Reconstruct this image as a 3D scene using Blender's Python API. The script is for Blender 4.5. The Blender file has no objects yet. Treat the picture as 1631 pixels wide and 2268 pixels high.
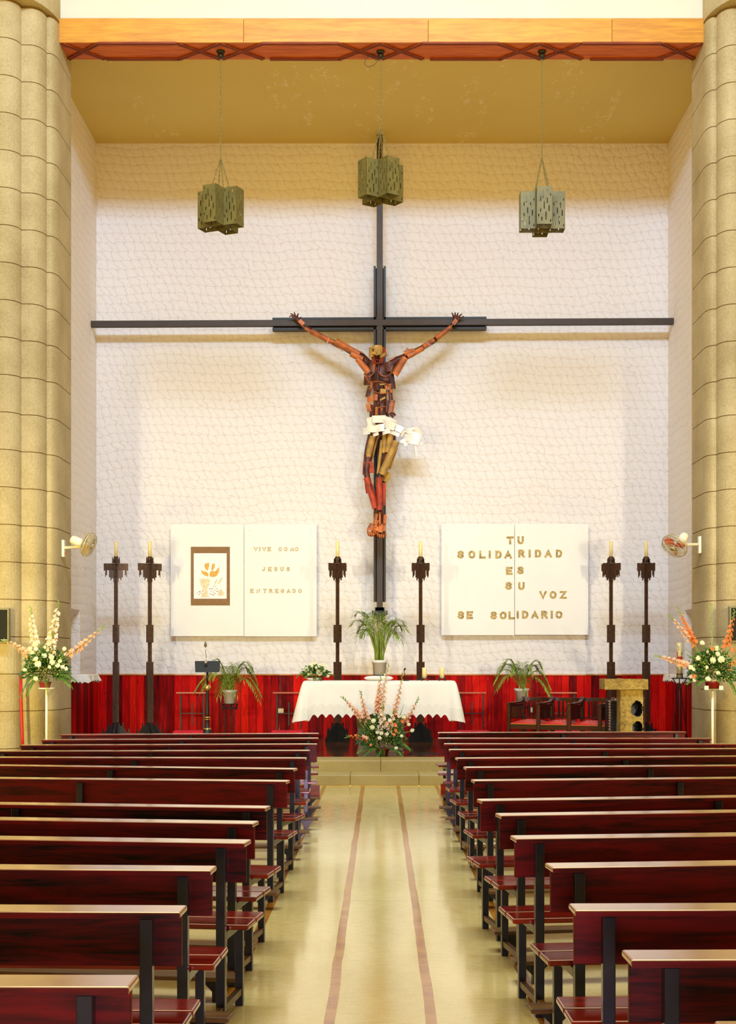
import bpy, bmesh, math, random
from mathutils import Vector, Matrix, Euler
R = math.radians
SC = bpy.context.scene
COL = SC.collection

# ------------------------------------------------------------------ camera
H, F, CX, HY = 1.65, 3150.0, 843.5, 1469.0        # eye height, focal length (px), vanishing point (px)
cam_d = bpy.data.cameras.new('camera')
cam = bpy.data.objects.new('camera', cam_d)
COL.objects.link(cam)
cam.location = (0, 0, H)
cam.rotation_euler = (R(90), 0, 0)
cam_d.sensor_fit = 'VERTICAL'
cam_d.sensor_height = 36.0
cam_d.lens = F / 2268 * 36.0
cam_d.shift_x = -(CX - 815.5) / 2268
cam_d.shift_y = (HY - 1134.0) / 2268
cam_d.clip_end = 200
SC.camera = cam

# ------------------------------------------------------------------ light
w = bpy.data.worlds.new('world'); SC.world = w
w.use_nodes = True
wt = w.node_tree; bg = wt.nodes['Background']
# added warm glow low in the world, mainly for the upper wall; dimmer overhead
wc = wt.nodes.new('ShaderNodeTexCoord'); wsep = wt.nodes.new('ShaderNodeSeparateXYZ'); wr = wt.nodes.new('ShaderNodeValToRGB')
wt.links.new(wc.outputs['Generated'], wsep.inputs[0])
wm = wt.nodes.new('ShaderNodeMath'); wm.operation = 'MULTIPLY_ADD'; wm.inputs[1].default_value = .5; wm.inputs[2].default_value = .5
wt.links.new(wsep.outputs[2], wm.inputs[0]); wt.links.new(wm.outputs[0], wr.inputs[0])
LOWC, UPC = (1.82, 1.22, .20, 1), (.12, .10, .07, 1)
wr.color_ramp.elements[0].position = .535; wr.color_ramp.elements[0].color = LOWC
wr.color_ramp.elements[1].position = .60; wr.color_ramp.elements[1].color = UPC
wt.links.new(wr.outputs[0], bg.inputs[0])
bg.inputs[1].default_value = 1.0

def area(name, loc, target, sx, sy, power, col):
    l = bpy.data.lights.new(name, 'AREA'); l.shape = 'RECTANGLE'; l.size = sx; l.size_y = sy
    l.energy = power; l.color = col
    o = bpy.data.objects.new(name, l); COL.objects.link(o); o.location = loc
    o.rotation_euler = (Vector(target) - Vector(loc)).to_track_quat('-Z', 'Y').to_euler()
    return o
def spot(name, loc, target, size, power, col, ang, blend):
    l = bpy.data.lights.new(name, 'SPOT'); l.energy = power; l.color = col
    l.shadow_soft_size = size; l.spot_size = R(ang); l.spot_blend = blend
    o = bpy.data.objects.new(name, l); COL.objects.link(o); o.location = loc
    o.rotation_euler = (Vector(target) - Vector(loc)).to_track_quat('-Z', 'Y').to_euler()
    return o
# clerestory daylight high in the nave, shining down into the chancel under the beam
area('clerestory_daylight', (0, 8.0, 13.7), (0, 25.8, 6.5), 8.0, 1.2, 2550, (.43, .65, .98))
# added overhead fill that brightens the pew ledges and floor
area('nave_top_fill', (0, 9.0, 13.6), (0, 9.0, 0), 10.0, 15.0, 1500, (1.0, .86, .46))
# two warm flood lamps standing at the sides of the nave
spot('flood_lamp_left', (-6.0, 7.6, 2.7), (-2.6, 25.0, 2.6), 0.16, 3000, (1.0, 0.92, 0.66), 36, 0.9)
spot('flood_lamp_right', (6.0, 7.6, 2.7), (2.8, 25.0, 2.6), 0.16, 3000, (1.0, 0.92, 0.68), 36, 0.9)
# added unseen yellow fill spots that brighten the lower columns
spot('column_fill_left', (-5.6, 14.5, 2.0), (-5.2, 20.5, 1.6), 0.2, 800, (1.0, 0.80, 0.10), 70, 1.0)
spot('column_fill_right', (5.6, 14.5, 2.0), (5.2, 20.5, 1.6), 0.2, 330, (1.0, 0.76, 0.10), 70, 1.0)
# fill light added behind the camera to redden near pew backs and aisle ends
area('rear_fill', (0.2, -6.0, 1.15), (0, 9, 0.7), 1.6, 2.0, 330, (1.0, 0.68, 0.95))
SC.view_settings.view_transform = 'Standard'
SC.view_settings.look = 'None'
SC.view_settings.gamma = 1
SC.view_settings.use_curve_mapping = False
SC.view_settings.exposure = 0.0

# ------------------------------------------------------------------ helpers
def P(px, py, Y):
    return Vector(((px - CX) * Y / F, Y, H - (py - HY) * Y / F))
def PX(px, Y): return (px - CX) * Y / F
def PZ(py, Y): return H - (py - HY) * Y / F

def lin(h):
    h = h.lstrip('#'); c = [int(h[i:i+2], 16) / 255 for i in (0, 2, 4)]
    return tuple((x / 12.92 if x <= .04045 else ((x + .055) / 1.055) ** 2.4) for x in c) + (1,)

class MB:
    """collects faces of one mesh object"""
    def __init__(s): s.v = []; s.f = []; s.s = []
    def add(s, vs, fs, smooth=False):
        b = len(s.v); s.v += [tuple(x) for x in vs]
        for q in fs: s.f.append([b + i for i in q]); s.s.append(smooth)
        return s
    def box(s, x0, x1, y0, y1, z0, z1, M=None):
        vs = [Vector((x, y, z)) for x in (x0, x1) for y in (y0, y1) for z in (z0, z1)]
        if M is not None: vs = [M @ q for q in vs]
        return s.add(vs, [(0,1,3,2),(4,6,7,5),(0,4,5,1),(2,3,7,6),(0,2,6,4),(1,5,7,3)])
    def cbox(s, c, sz, rot=None):
        M = Matrix.Translation(c)
        if rot is not None: M = M @ (rot if isinstance(rot, Matrix) else Euler(rot).to_matrix().to_4x4())
        a, b, d = sz[0]/2, sz[1]/2, sz[2]/2
        return s.box(-a, a, -b, b, -d, d, M)
    def bar(s, p, q, wd, th=None, roll=0):
        """square bar from p to q"""
        p = Vector(p); q = Vector(q); d = q - p
        M = Matrix.Translation((p + q) / 2) @ d.to_track_quat('Z', 'Y').to_matrix().to_4x4() @ Matrix.Rotation(roll, 4, 'Z')
        th = th or wd
        return s.box(-wd/2, wd/2, -th/2, th/2, -d.length/2, d.length/2, M)
    def tube(s, pts, r, n=8, caps=True, closed=False):
        pts = [Vector(p) for p in pts]; m = len(pts)
        rs = r if isinstance(r, (list, tuple)) else [r] * m
        vs = []; up = None
        for i in range(m):
            if closed: d = pts[(i+1) % m] - pts[i-1]
            else: d = pts[min(i+1, m-1)] - pts[max(i-1, 0)]
            if d.length < 1e-9: d = Vector((0,0,1))
            d.normalize()
            if up is None:
                up = Vector((0,0,1)) if abs(d.z) < .9 else Vector((1,0,0))
            a = up - d * up.dot(d)
            if a.length < 1e-6: a = d.orthogonal()
            a.normalize(); up = a; b = d.cross(a)
            for k in range(n):
                t = 2*math.pi*k/n
                vs.append(pts[i] + (a*math.cos(t) + b*math.sin(t)) * rs[i])
        fs = []
        for i in range(m if closed else m-1):
            j = (i+1) % m
            for k in range(n):
                fs.append((i*n+k, i*n+(k+1) % n, j*n+(k+1) % n, j*n+k))
        s.add(vs, fs, True)
        if caps and not closed:
            b = len(s.v) - m*n
            s.f.append([b + k for k in range(n)][::-1]); s.s.append(False)
            s.f.append([b + (m-1)*n + k for k in range(n)]); s.s.append(False)
        return s
    def lathe(s, prof, c=(0,0,0), n=20, M=None, smooth=True):
        c = Vector(c); vs = []
        for r, z in prof:
            for k in range(n):
                t = 2*math.pi*k/n; q = Vector((r*math.cos(t), r*math.sin(t), z))
                vs.append((M @ q if M is not None else q) + c)
        fs = [(i*n+k, i*n+(k+1) % n, (i+1)*n+(k+1) % n, (i+1)*n+k) for i in range(len(prof)-1) for k in range(n)]
        fs_cap = []
        if prof[0][0] > 1e-6: fs_cap.append(tuple(range(n))[::-1])
        if prof[-1][0] > 1e-6: fs_cap.append(tuple((len(prof)-1)*n + k for k in range(n)))
        s.add(vs, fs, smooth)
        b = len(s.v) - len(vs)
        for q in fs_cap: s.f.append([b+i for i in q]); s.s.append(False)
        return s
    def ball(s, c, r, n=12, sc=(1,1,1)):
        m = max(5, n//2)
        prof = [(math.sin(math.pi*i/m), -math.cos(math.pi*i/m)) for i in range(m+1)]
        prof[0] = (1e-7, -1); prof[-1] = (1e-7, 1)
        return s.lathe(prof, c, n, Matrix.Diagonal((r*sc[0], r*sc[1], r*sc[2])))
    def prism(s, poly, y0, y1):
        """polygon in x,z (counter-clockwise seen from -y) between y0 and y1"""
        n = len(poly)
        vs = [(x, y0, z) for x, z in poly] + [(x, y1, z) for x, z in poly]
        return s.add(vs, [tuple(range(n)), tuple(range(n, 2*n))[::-1]] + [(i, i+n, (i+1) % n + n, (i+1) % n) for i in range(n)])
    def prismz(s, poly, z0, z1, smooth=False):
        n = len(poly)
        vs = [(x, y, z0) for x, y in poly] + [(x, y, z1) for x, y in poly]
        s.add(vs, [tuple(range(n))[::-1], tuple(range(n, 2*n))])
        return s.add(vs, [(i, (i+1) % n, (i+1) % n + n, i+n) for i in range(n)], smooth)
    def build(s, name, m, parent=None, bevel=0, loc=None, solid=0):
        me = bpy.data.meshes.new(name)
        me.from_pydata(s.v, [], s.f)
        me.polygons.foreach_set('use_smooth', s.s)
        me.update()
        for k in (m if isinstance(m, list) else [m]): me.materials.append(k)
        o = bpy.data.objects.new(name, me); COL.objects.link(o)
        if parent is not None: o.parent = parent
        if loc is not None: o.location = loc
        if solid:
            d = o.modifiers.new('thickness', 'SOLIDIFY'); d.thickness = solid
        if bevel:
            d = o.modifiers.new('bevel', 'BEVEL'); d.width = bevel; d.segments = 2; d.limit_method = 'ANGLE'
        return o

def tag(o, label=None, cat=None, group=None, kind=None):
    if label: o['label'] = label
    if cat: o['category'] = cat
    if group: o['group'] = group
    if kind: o['kind'] = kind
    return o
def thing(name, loc, label, cat, group=None, rz=0):
    o = bpy.data.objects.new(name, None); COL.objects.link(o)
    o.location = loc; o.rotation_euler.z = rz; o.empty_display_size = .1
    return tag(o, label, cat, group)
def kids(o): return [c for c in bpy.data.objects if c.parent == o]
def copy_tree(o, parent=None, _k=None):
    if _k is None:
        _k = {}
        for c in bpy.data.objects:
            if c.parent: _k.setdefault(c.parent.name, []).append(c)
    c = o.copy(); COL.objects.link(c)
    if parent is not None: c.parent = parent
    for ch in _k.get(o.name, []): copy_tree(ch, c, _k)
    return c

# ------------------------------------------------------------------ materials
class NT:
    def __init__(s, name):
        s.m = bpy.data.materials.new(name); s.m.use_nodes = True
        s.t = s.m.node_tree; s.b = s.t.nodes['Principled BSDF']
    def n(s, typ, **kw):
        x = s.t.nodes.new(typ)
        for k, v in kw.items():
            if k in x.bl_rna.properties: setattr(x, k, v)
        return x
    def l(s, a, b): s.t.links.new(a, b)
    def put(s, sock, v):
        if isinstance(v, bpy.types.NodeSocket): s.l(v, sock)
        else: sock.default_value = v
    def math(s, op, a, b=0.0, c=None, clamp=False):
        x = s.n('ShaderNodeMath', operation=op); x.use_clamp = clamp
        s.put(x.inputs[0], a); s.put(x.inputs[1], b)
        if c is not None: s.put(x.inputs[2], c)
        return x.outputs[0]
    def coord(s, kind='Object'): return s.n('ShaderNodeTexCoord').outputs[kind]
    def mapping(s, vec, scale=(1,1,1), rot=(0,0,0), loc=(0,0,0)):
        x = s.n('ShaderNodeMapping'); s.l(vec, x.inputs[0])
        x.inputs['Scale'].default_value = scale; x.inputs['Rotation'].default_value = rot; x.inputs['Location'].default_value = loc
        return x.outputs[0]
    def noise(s, vec, scale, detail=4, rough=.55, out=0, dist=0):
        x = s.n('ShaderNodeTexNoise'); s.l(vec, x.inputs['Vector'])
        x.inputs['Scale'].default_value = scale; x.inputs['Detail'].default_value = detail; x.inputs['Roughness'].default_value = rough
        x.inputs['Distortion'].default_value = dist
        return x.outputs[out]
    def voro(s, vec, scale, feature='F1', rnd=1):
        x = s.n('ShaderNodeTexVoronoi', feature=feature); s.l(vec, x.inputs['Vector'])
        x.inputs['Scale'].default_value = scale; x.inputs['Randomness'].default_value = rnd
        return x
    def ramp(s, fac, stops, interp='LINEAR'):
        x = s.n('ShaderNodeValToRGB'); s.put(x.inputs[0], fac); x.color_ramp.interpolation = interp
        e = x.color_ramp.elements
        while len(e) < len(stops): e.new(.5)
        for k, (p, c) in enumerate(stops):
            e[k].position = p; e[k].color = c if len(c) == 4 else tuple(c) + (1,)
        return x.outputs[0]
    def mix(s, fac, a, b, typ='MIX'):
        x = s.n('ShaderNodeMix', data_type='RGBA', blend_type=typ); x.clamp_factor = True
        s.put(x.inputs[0], fac); s.put(x.inputs[6], a); s.put(x.inputs[7], b)
        return x.outputs[2]
    def bump(s, h, strength=.5, dist=.01):
        x = s.n('ShaderNodeBump'); s.l(h, x.inputs['Height'])
        x.inputs['Strength'].default_value = strength; x.inputs['Distance'].default_value = dist
        s.l(x.outputs[0], s.b.inputs['Normal'])
    def set(s, **kw):
        for k, v in kw.items(): s.put(s.b.inputs[k.replace('_', ' ')], v)
        return s
def simple(name, col, rough=.5, metal=0, coat=0, var=.12, scale=12, bump=0):
    n = NT(name); c = lin(col) if isinstance(col, str) else tuple(col) + (1,)
    v = n.noise(n.coord(), scale, 3)
    d = tuple(x * (1 - var) for x in c[:3]) + (1,); u = tuple(min(1, x * (1 + var)) for x in c[:3]) + (1,)
    n.set(Base_Color=n.ramp(v, [(.3, d), (.7, u)]), Roughness=rough, Metallic=metal, Coat_Weight=coat, Coat_Roughness=.1)
    if bump: n.bump(n.noise(n.coord(), scale * 3, 4), bump, .01)
    return n.m
def wood(name, c0, c1, axis='x', rough=.3, coat=.3, ws=1.0, bump=.12):
    n = NT(name)
    sc = {'x': (1.2, 14, 14), 'y': (14, 1.2, 14), 'z': (14, 14, 1.2)}[axis]
    rnd = n.n('ShaderNodeObjectInfo').outputs['Random']
    off = n.n('ShaderNodeVectorMath', operation='ADD'); n.l(n.coord(), off.inputs[0])
    cmb = n.n('ShaderNodeCombineXYZ'); n.l(n.math('MULTIPLY', rnd, 23.0), cmb.inputs[0]); n.l(n.math('MULTIPLY', rnd, 11.0), cmb.inputs[1])
    n.l(cmb.outputs[0], off.inputs[1])
    v = n.mapping(off.outputs[0], tuple(k * ws for k in sc))
    a = n.noise(v, 1.6, 6, .6, dist=.8); b = n.noise(v, 6, 4, .7)
    g = n.math('ADD', n.math('MULTIPLY', a, .75), n.math('MULTIPLY', b, .25))
    tint = n.math('MULTIPLY_ADD', rnd, .12, n.math('SUBTRACT', g, .06))
    n.set(Base_Color=n.ramp(tint, [(.36, lin(c0)), (.62, lin(c1))]), Roughness=rough, Coat_Weight=coat, Coat_Roughness=.12)
    n.bump(g, bump, .003)
    return n.m

M = {}
# trowelled plaster in courses of overlapping strokes
def plaster():
    n = NT('trowelled_plaster'); co = n.coord()
    sep = n.n('ShaderNodeSeparateXYZ'); n.l(co, sep.inputs[0])
    u = n.math('ADD', sep.outputs[0], sep.outputs[1]); v = sep.outputs[2]
    wob = n.noise(n.mapping(co, (.55, .55, .2)), 1.3, 3); wob2 = n.noise(co, 5.5, 3)
    fine = n.noise(n.mapping(co, (1, 1, .5)), 20, 4, .6)
    r = n.math('DIVIDE', n.math('ADD', v, n.math('ADD', n.math('MULTIPLY', wob, .34), n.math('MULTIPLY', wob2, .075))), .158)
    row = n.math('FLOOR', r); s = n.math('FRACT', r)
    cc = n.math('ADD', n.math('DIVIDE', n.math('ADD', u, n.math('MULTIPLY', wob2, .22)), .15),
                n.math('ADD', n.math('MULTIPLY', row, .37), n.math('MULTIPLY', s, .62)))
    c = n.math('FRACT', cc)
    edge_c = n.math('POWER', n.math('ABSOLUTE', n.math('SUBTRACT', c, .5)), 3.0)      # 0 .. .125
    hc = n.math('SUBTRACT', 1.0, n.math('MULTIPLY', edge_c, 8.0))
    hr = n.math('SUBTRACT', 1.0, n.math('POWER', s, 2.2))
    hh = n.math('ADD', n.math('ADD', n.math('MULTIPLY', hr, .8), n.math('MULTIPLY', hc, .34)),
                n.math('ADD', n.math('MULTIPLY', fine, .5), n.math('MULTIPLY', wob2, .9)))
    crack_r = n.math('GREATER_THAN', n.math('ABSOLUTE', n.math('SUBTRACT', s, .5)), n.math('ADD', .478, n.math('MULTIPLY', n.math('SUBTRACT', fine, .5), .12)))
    crack_c = n.math('GREATER_THAN', n.math('ABSOLUTE', n.math('SUBTRACT', c, .5)), n.math('ADD', .484, n.math('MULTIPLY', n.math('SUBTRACT', wob2, .5), .12)))
    crack = n.math('MULTIPLY', n.math('MAXIMUM', crack_r, crack_c), n.math('GREATER_THAN', fine, .44))
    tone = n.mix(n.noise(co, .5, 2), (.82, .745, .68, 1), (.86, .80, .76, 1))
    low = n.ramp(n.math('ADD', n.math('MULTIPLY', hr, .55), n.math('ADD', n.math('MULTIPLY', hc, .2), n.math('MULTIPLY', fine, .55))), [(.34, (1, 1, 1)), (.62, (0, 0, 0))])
    tone = n.mix(n.math('MULTIPLY', low, .30), tone, (.66, .47, .28, 1))  # ochre in the stroke hollows paints crevice shade into the colour
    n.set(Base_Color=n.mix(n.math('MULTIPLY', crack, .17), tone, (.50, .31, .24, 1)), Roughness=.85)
    n.bump(hh, .7, .038)
    return n.m
M['plaster'] = plaster()

def ceiling_mat():
    n = NT('aged_ceiling_plaster'); co = n.coord()
    patch = n.noise(n.mapping(co, (1.0, .12, 1), loc=(3.1, 0, 0)), 1.6, 2, .5)
    fl = n.math('MULTIPLY', n.math('LESS_THAN', n.noise(n.mapping(co, (1.6, .7, 1)), 3.4, 5, .72), .43), n.math('GREATER_THAN', patch, .56))
    ed = n.math('MULTIPLY', n.math('GREATER_THAN', n.noise(co, 12, 4, .7), .5), fl)
    fl = n.math('MULTIPLY', ed, 1.0)
    base = n.mix(n.noise(co, .6, 3), (.66, .47, .10, 1), (.72, .54, .14, 1))
    n.set(Base_Color=n.mix(n.math('MULTIPLY', fl, .45), base, (.86, .74, .42, 1)), Roughness=.8)
    n.bump(n.noise(co, 9, 4), .2, .01)
    return n.m
M['ceiling'] = ceiling_mat()
M['white_wall'] = simple('white_plaster', (.70, .66, .50), .8, var=.03, scale=2, bump=.1)

def stone(name, c0, c1, scale=26, b=.6, rough=.8, dist=.012):
    n = NT(name); co = n.coord()
    a = n.noise(co, scale, 6, .7); k = n.noise(co, 1.4, 3)
    g = n.math('ADD', n.math('MULTIPLY', a, .5), n.math('MULTIPLY', k, .5))
    n.set(Base_Color=n.ramp(g, [(.35, lin(c0)), (.65, lin(c1))]), Roughness=rough)
    n.bump(a, b, dist)
    return n.m
M['column'] = stone('column_limestone', '#a28e5e', '#c8b588', 34, .8)
M['step'] = stone('step_stone', '#a98f4c', '#c2a860', 60, .25, .45)
M['rough_stone'] = stone('rough_yellow_stone', '#6a4a12', '#dcb85c', 22, 1.0, .8, .05)
M['grey_stone'] = stone('grey_brown_stone', '#5f4a34', '#94785a', 30, .9, .6, .02)

def floor_mat():
    n = NT('polished_terrazzo'); co = n.coord()
    sep = n.n('ShaderNodeSeparateXYZ'); n.l(co, sep.inputs[0]); x, y = sep.outputs[0], sep.outputs[1]
    wv = n.math('MULTIPLY', n.math('SUBTRACT', n.noise(co, 1.2, 2), .5), .02)
    ax = n.math('ABSOLUTE', n.math('ADD', x, wv))
    s1 = n.math('LESS_THAN', n.math('ABSOLUTE', n.math('SUBTRACT', ax, .237)), .026)
    s2 = n.math('LESS_THAN', n.math('ABSOLUTE', n.math('SUBTRACT', ax, .752)), .026)
    s3 = n.math('LESS_THAN', n.math('ABSOLUTE', n.math('SUBTRACT', ax, 3.95)), .026)
    s4 = n.math('MULTIPLY', n.math('LESS_THAN', n.math('ABSOLUTE', n.math('SUBTRACT', y, 5.62)), .03), n.math('GREATER_THAN', ax, .752))
    st = n.math('MAXIMUM', n.math('MAXIMUM', s1, s2), n.math('MAXIMUM', s3, s4))
    seam = n.math('LESS_THAN', n.math('ABSOLUTE', n.math('SUBTRACT', n.math('FRACT', n.math('DIVIDE', n.math('ADD', y, 1.03), 4.36)), .5)), .0006)
    fleck = n.noise(co, 70, 3, .7); big = n.noise(n.mapping(co, (1.4, .7, 1)), 1.1, 4)
    swirl = n.noise(n.mapping(co, (9, 30, 1)), 1.2, 4, .6)
    g = n.math('ADD', n.math('MULTIPLY', fleck, .35), n.math('ADD', n.math('MULTIPLY', big, .4), n.math('MULTIPLY', swirl, .25)))
    base = n.ramp(g, [(.36, lin('#d0b466')), (.64, lin('#f4de98'))])
    brn = n.ramp(n.math('ADD', n.math('MULTIPLY', n.noise(n.mapping(co, (1, 4, 1)), 1.3, 3), .7), n.math('MULTIPLY', fleck, .3)), [(.38, lin('#a05808')), (.62, lin('#c48424'))])
    c = n.mix(st, base, brn)
    c = n.mix(n.math('MULTIPLY', seam, .5), c, lin('#6b5220'))
    n.set(Base_Color=c, Roughness=n.math('MULTIPLY_ADD', swirl, .16, .07), IOR=1.52, Coat_Weight=.25, Coat_Roughness=.08)
    n.bump(n.noise(n.mapping(co, (3, 6, 1)), 2.6, 3), .06, .01)
    return n.m
M['floor'] = floor_mat()
def marble():
    n = NT('polished_brown_marble'); co = n.coord()
    sep = n.n('ShaderNodeSeparateXYZ'); n.l(co, sep.inputs[0])
    v = n.noise(n.mapping(co, (1.5, 14, 1)), 2.2, 6, .7, dist=.6)
    jx = n.math('LESS_THAN', n.math('FRACT', n.math('DIVIDE', n.math('ADD', sep.outputs[0], .1), .62)), .008)
    c = n.ramp(v, [(.3, lin('#3a1c0a')), (.5, lin('#6b3a18')), (.7, lin('#8f5a28'))])
    n.set(Base_Color=n.mix(jx, c, lin('#b07a44')), Roughness=.12, Coat_Weight=.5, Coat_Roughness=.05)
    return n.m
M['marble'] = marble()

def wainscot():
    n = NT('red_stained_planks'); co = n.coord()
    sep = n.n('ShaderNodeSeparateXYZ'); n.l(co, sep.inputs[0])
    u = n.math('ADD', sep.outputs[0], sep.outputs[1]); z = sep.outputs[2]
    k = n.math('DIVIDE', u, .135); idn = n.math('FLOOR', k); fr = n.math('FRACT', k)
    wn = n.n('ShaderNodeTexWhiteNoise', noise_dimensions='1D'); n.l(idn, wn.inputs['W'])
    cmb = n.n('ShaderNodeCombineXYZ'); n.l(n.math('MULTIPLY', u, 9.0), cmb.inputs[0])
    n.l(n.math('MULTIPLY', wn.outputs[0], 40.0), cmb.inputs[1]); n.l(n.math('MULTIPLY', z, 1.1), cmb.inputs[2])
    grain = n.noise(cmb.outputs[0], 2.4, 6, .65, dist=.7)
    kn = n.voro(n.mapping(cmb.outputs[0], (.45, 1, 3.0)), 1.1)
    knot = n.ramp(kn.outputs['Distance'], [(.03, (1, 1, 1)), (.16, (0, 0, 0))])
    g = n.math('ADD', n.math('MULTIPLY', grain, .55), n.math('MULTIPLY', wn.outputs[0], .42))
    c = n.ramp(g, [(.24, lin('#4a0204')), (.44, lin('#a00504')), (.62, lin('#dc0c04')), (.86, lin('#ee2a0a'))])
    c = n.mix(n.math('MULTIPLY', n.noise(co, 3, 2), knot), c, lin('#240406'))
    wh = n.math('MULTIPLY', n.math('GREATER_THAN', grain, .68), .6)
    c = n.mix(wh, c, lin('#d8602c'))
    gap = n.math('LESS_THAN', fr, .05)
    c = n.mix(n.math('MULTIPLY', gap, .9), c, lin('#160204'))
    n.set(Base_Color=c, Roughness=.6, Specular_IOR_Level=.1)
    n.bump(n.math('SUBTRACT', n.math('MULTIPLY', grain, .2), gap), .5, .008)
    return n.m
M['wainscot'] = wainscot()
M['rail_wood'] = wood('wainscot_rail_wood', '#a85c18', '#d89040', 'x')
M['beam'] = wood('varnished_pine_beam', '#bc7a10', '#de9a22', 'x', .5, .05, .8)
M['beam_under'] = wood('beam_soffit_wood', '#b84e04', '#dc7410', 'x', .7, 0, .8)
M['batten'] = wood('soffit_batten_wood', '#6e2404', '#9a4008', 'x', .7, 0)
M['pew'] = wood('pew_mahogany', '#0b0002', '#74050a', 'x', .5, .05)
M['pew'].node_tree.nodes['Principled BSDF'].inputs['Specular IOR Level'].default_value = .2
M['pew_cap'] = wood('pew_ledge_lit_mahogany', '#a85c20', '#d08a3c', 'x', .2, 1.0)  # same pew wood lightened, brightness of the lit ledge top put into its colour
for _k, _v in (('IOR', 2.3), ('Coat IOR', 2.3), ('Coat Roughness', .16)): M['pew_cap'].node_tree.nodes['Principled BSDF'].inputs[_k].default_value = _v
M['pew_seat'] = wood('pew_seat_mahogany', '#5e0c06', '#98200c', 'x', .16, .6)
M['pew_kneel'] = wood('kneeler_worn_wood', '#4c3010', '#7a5424', 'x', .4, .1)
M['steel'] = simple('dark_blue_steel', (.012, .016, .035), .3, .4, .3, .2)
M['iron'] = simple('black_iron', (.012, .010, .009), .5, .1)
M['corten'] = simple('brown_wrought_steel', (.085, .038, .018), .5, .35, var=.35, scale=20)
M['cross_face'] = simple('cross_brown_steel', (.05, .03, .018), .55, .15, var=.15, scale=4)
M['cross_back'] = simple('cross_black_steel', (.015, .014, .012), .5, .2)
M['lantern'] = simple('lantern_bronze_sheet', (.155, .125, .03), .5, .1, var=.2, scale=6)
M['chain'] = simple('dull_brass_chain', (.30, .24, .08), .45, .6)
M['board'] = simple('white_board', (.93, .88, .80), .75, var=.02, scale=2)
M['gold_letter'] = simple('gold_foil_letters', (.46, .31, .09), .6, .0, var=.5, scale=30)
M['gold_letter_pale'] = simple('tan_paper_letters', (.52, .40, .20), .5, .1, var=.25, scale=40)
M['brown_card'] = simple('brown_card', (.26, .12, .03), .6)
M['paper'] = simple('white_paper', (.95, .91, .86), .6, var=.01)
M['ochre_print'] = simple('ochre_print', (.75, .40, .06), .6, var=.3, scale=40)
M['red_print'] = simple('red_print', (.60, .13, .08), .6, var=.3)
M['pale_print'] = simple('pale_gold_print', (.82, .68, .42), .6, var=.2, scale=30)
M['linen'] = simple('white_linen', (.86, .80, .70), .75, var=.03, scale=3, bump=.15)
def lace():
    n = NT('lace_border'); co = n.coord()
    v = n.voro(n.mapping(co, (1, .3, 1)), 26.0); a = n.noise(co, 60, 2)
    n.set(Base_Color=n.mix(n.ramp(v.outputs['Distance'], [(.2, (0, 0, 0)), (.45, (1, 1, 1))]), (.84, .78, .68, 1), (.79, .735, .63, 1)), Roughness=.8)
    n.bump(v.outputs['Distance'], .4, .004)
    return n.m
M['lace'] = lace()
M['wax'] = simple('yellow_wax', (.92, .74, .32), .4, var=.05)
M['wax'].node_tree.nodes['Principled BSDF'].inputs['Subsurface Weight'].default_value = .2
M['pot_white'] = simple('white_plastic_pot', (.85, .80, .74), .4, var=.03)
M['pot_red'] = simple('dark_red_pot', (.30, .02, .012), .4)
M['soil'] = simple('potting_soil', (.05, .03, .015), .9, var=.4)
M['palm_leaf'] = simple('palm_leaflets', (.24, .34, .035), .45, var=.45, scale=7)
M['leaf'] = simple('green_leaves', (.10, .20, .02), .45, var=.55, scale=14)
M['leaf_dark'] = simple('dark_green_leaves', (.03, .10, .012), .45, var=.5, scale=14)
M['stem'] = simple('green_stems', (.25, .36, .05), .5, var=.3)
M['palm_stem'] = simple('palm_stalks', (.34, .38, .05), .45, var=.3, scale=9)
M['peach'] = simple('peach_gladiolus', (.90, .42, .24), .55, var=.35, scale=24)
M['peach_pale'] = simple('pale_pink_gladiolus', (.93, .66, .46), .55, var=.2, scale=24)
M['orange_fl'] = simple('orange_blossom', (.85, .20, .04), .55, var=.35, scale=24)
M['white_fl'] = simple('cream_chrysanthemum', (.93, .88, .58), .6, var=.08, scale=30)
M['gold'] = simple('polished_brass', (.75, .50, .14), .22, .85, var=.15, scale=30)
M['gold_fil'] = simple('small_yellow_filler', (.72, .60, .12), .6, var=.4, scale=40)
M['chrome'] = simple('chrome', (.7, .65, .55), .15, .9)
M['red_velvet'] = simple('red_velvet', (.62, .004, .02), .85, var=.12)
M['red_leather'] = simple('red_leather', (.60, .012, .010), .45, coat=.2)
M['dark_wood'] = wood('dark_walnut', '#180203', '#440806', 'x', .35, .12)
M['thin_wood'] = wood('kneeler_top_wood', '#a03810', '#c85a20', 'x', .35, .3)
M['black'] = simple('black_plastic', (.007, .007, .007), .45)
M['screen'] = simple('monitor_glass', (.004, .005, .003), .5)
M['screen'].node_tree.nodes['Principled BSDF'].inputs['Specular IOR Level'].default_value = .15
M['mon_frame'] = simple('grey_gold_frame', (.24, .20, .08), .6, 0)
M['cream_plastic'] = simple('cream_plastic', (.82, .76, .56), .4, var=.02)
M['wire'] = simple('pale_wire', (.62, .55, .35), .35, .5)
M['red_plastic'] = simple('red_plastic', (.62, .03, .01), .35)
M['amber_plastic'] = simple('amber_plastic', (.80, .50, .08), .35)
M['white_metal'] = simple('white_enamel', (.85, .80, .66), .35, var=.03)
M['rust_plate'] = simple('rusted_orange_plate', (.46, .115, .015), .5, .05, var=.6, scale=5)
M['ochre_plate'] = simple('ochre_plate', (.40, .22, .04), .5, .1, var=.45, scale=6)
M['dark_plate'] = simple('dark_red_plate', (.085, .016, .006), .5, .1, var=.8, scale=8)
M['red_plate'] = simple('red_rust_plate', (.34, .030, .006), .5, .05, var=.8, scale=7)
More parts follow.
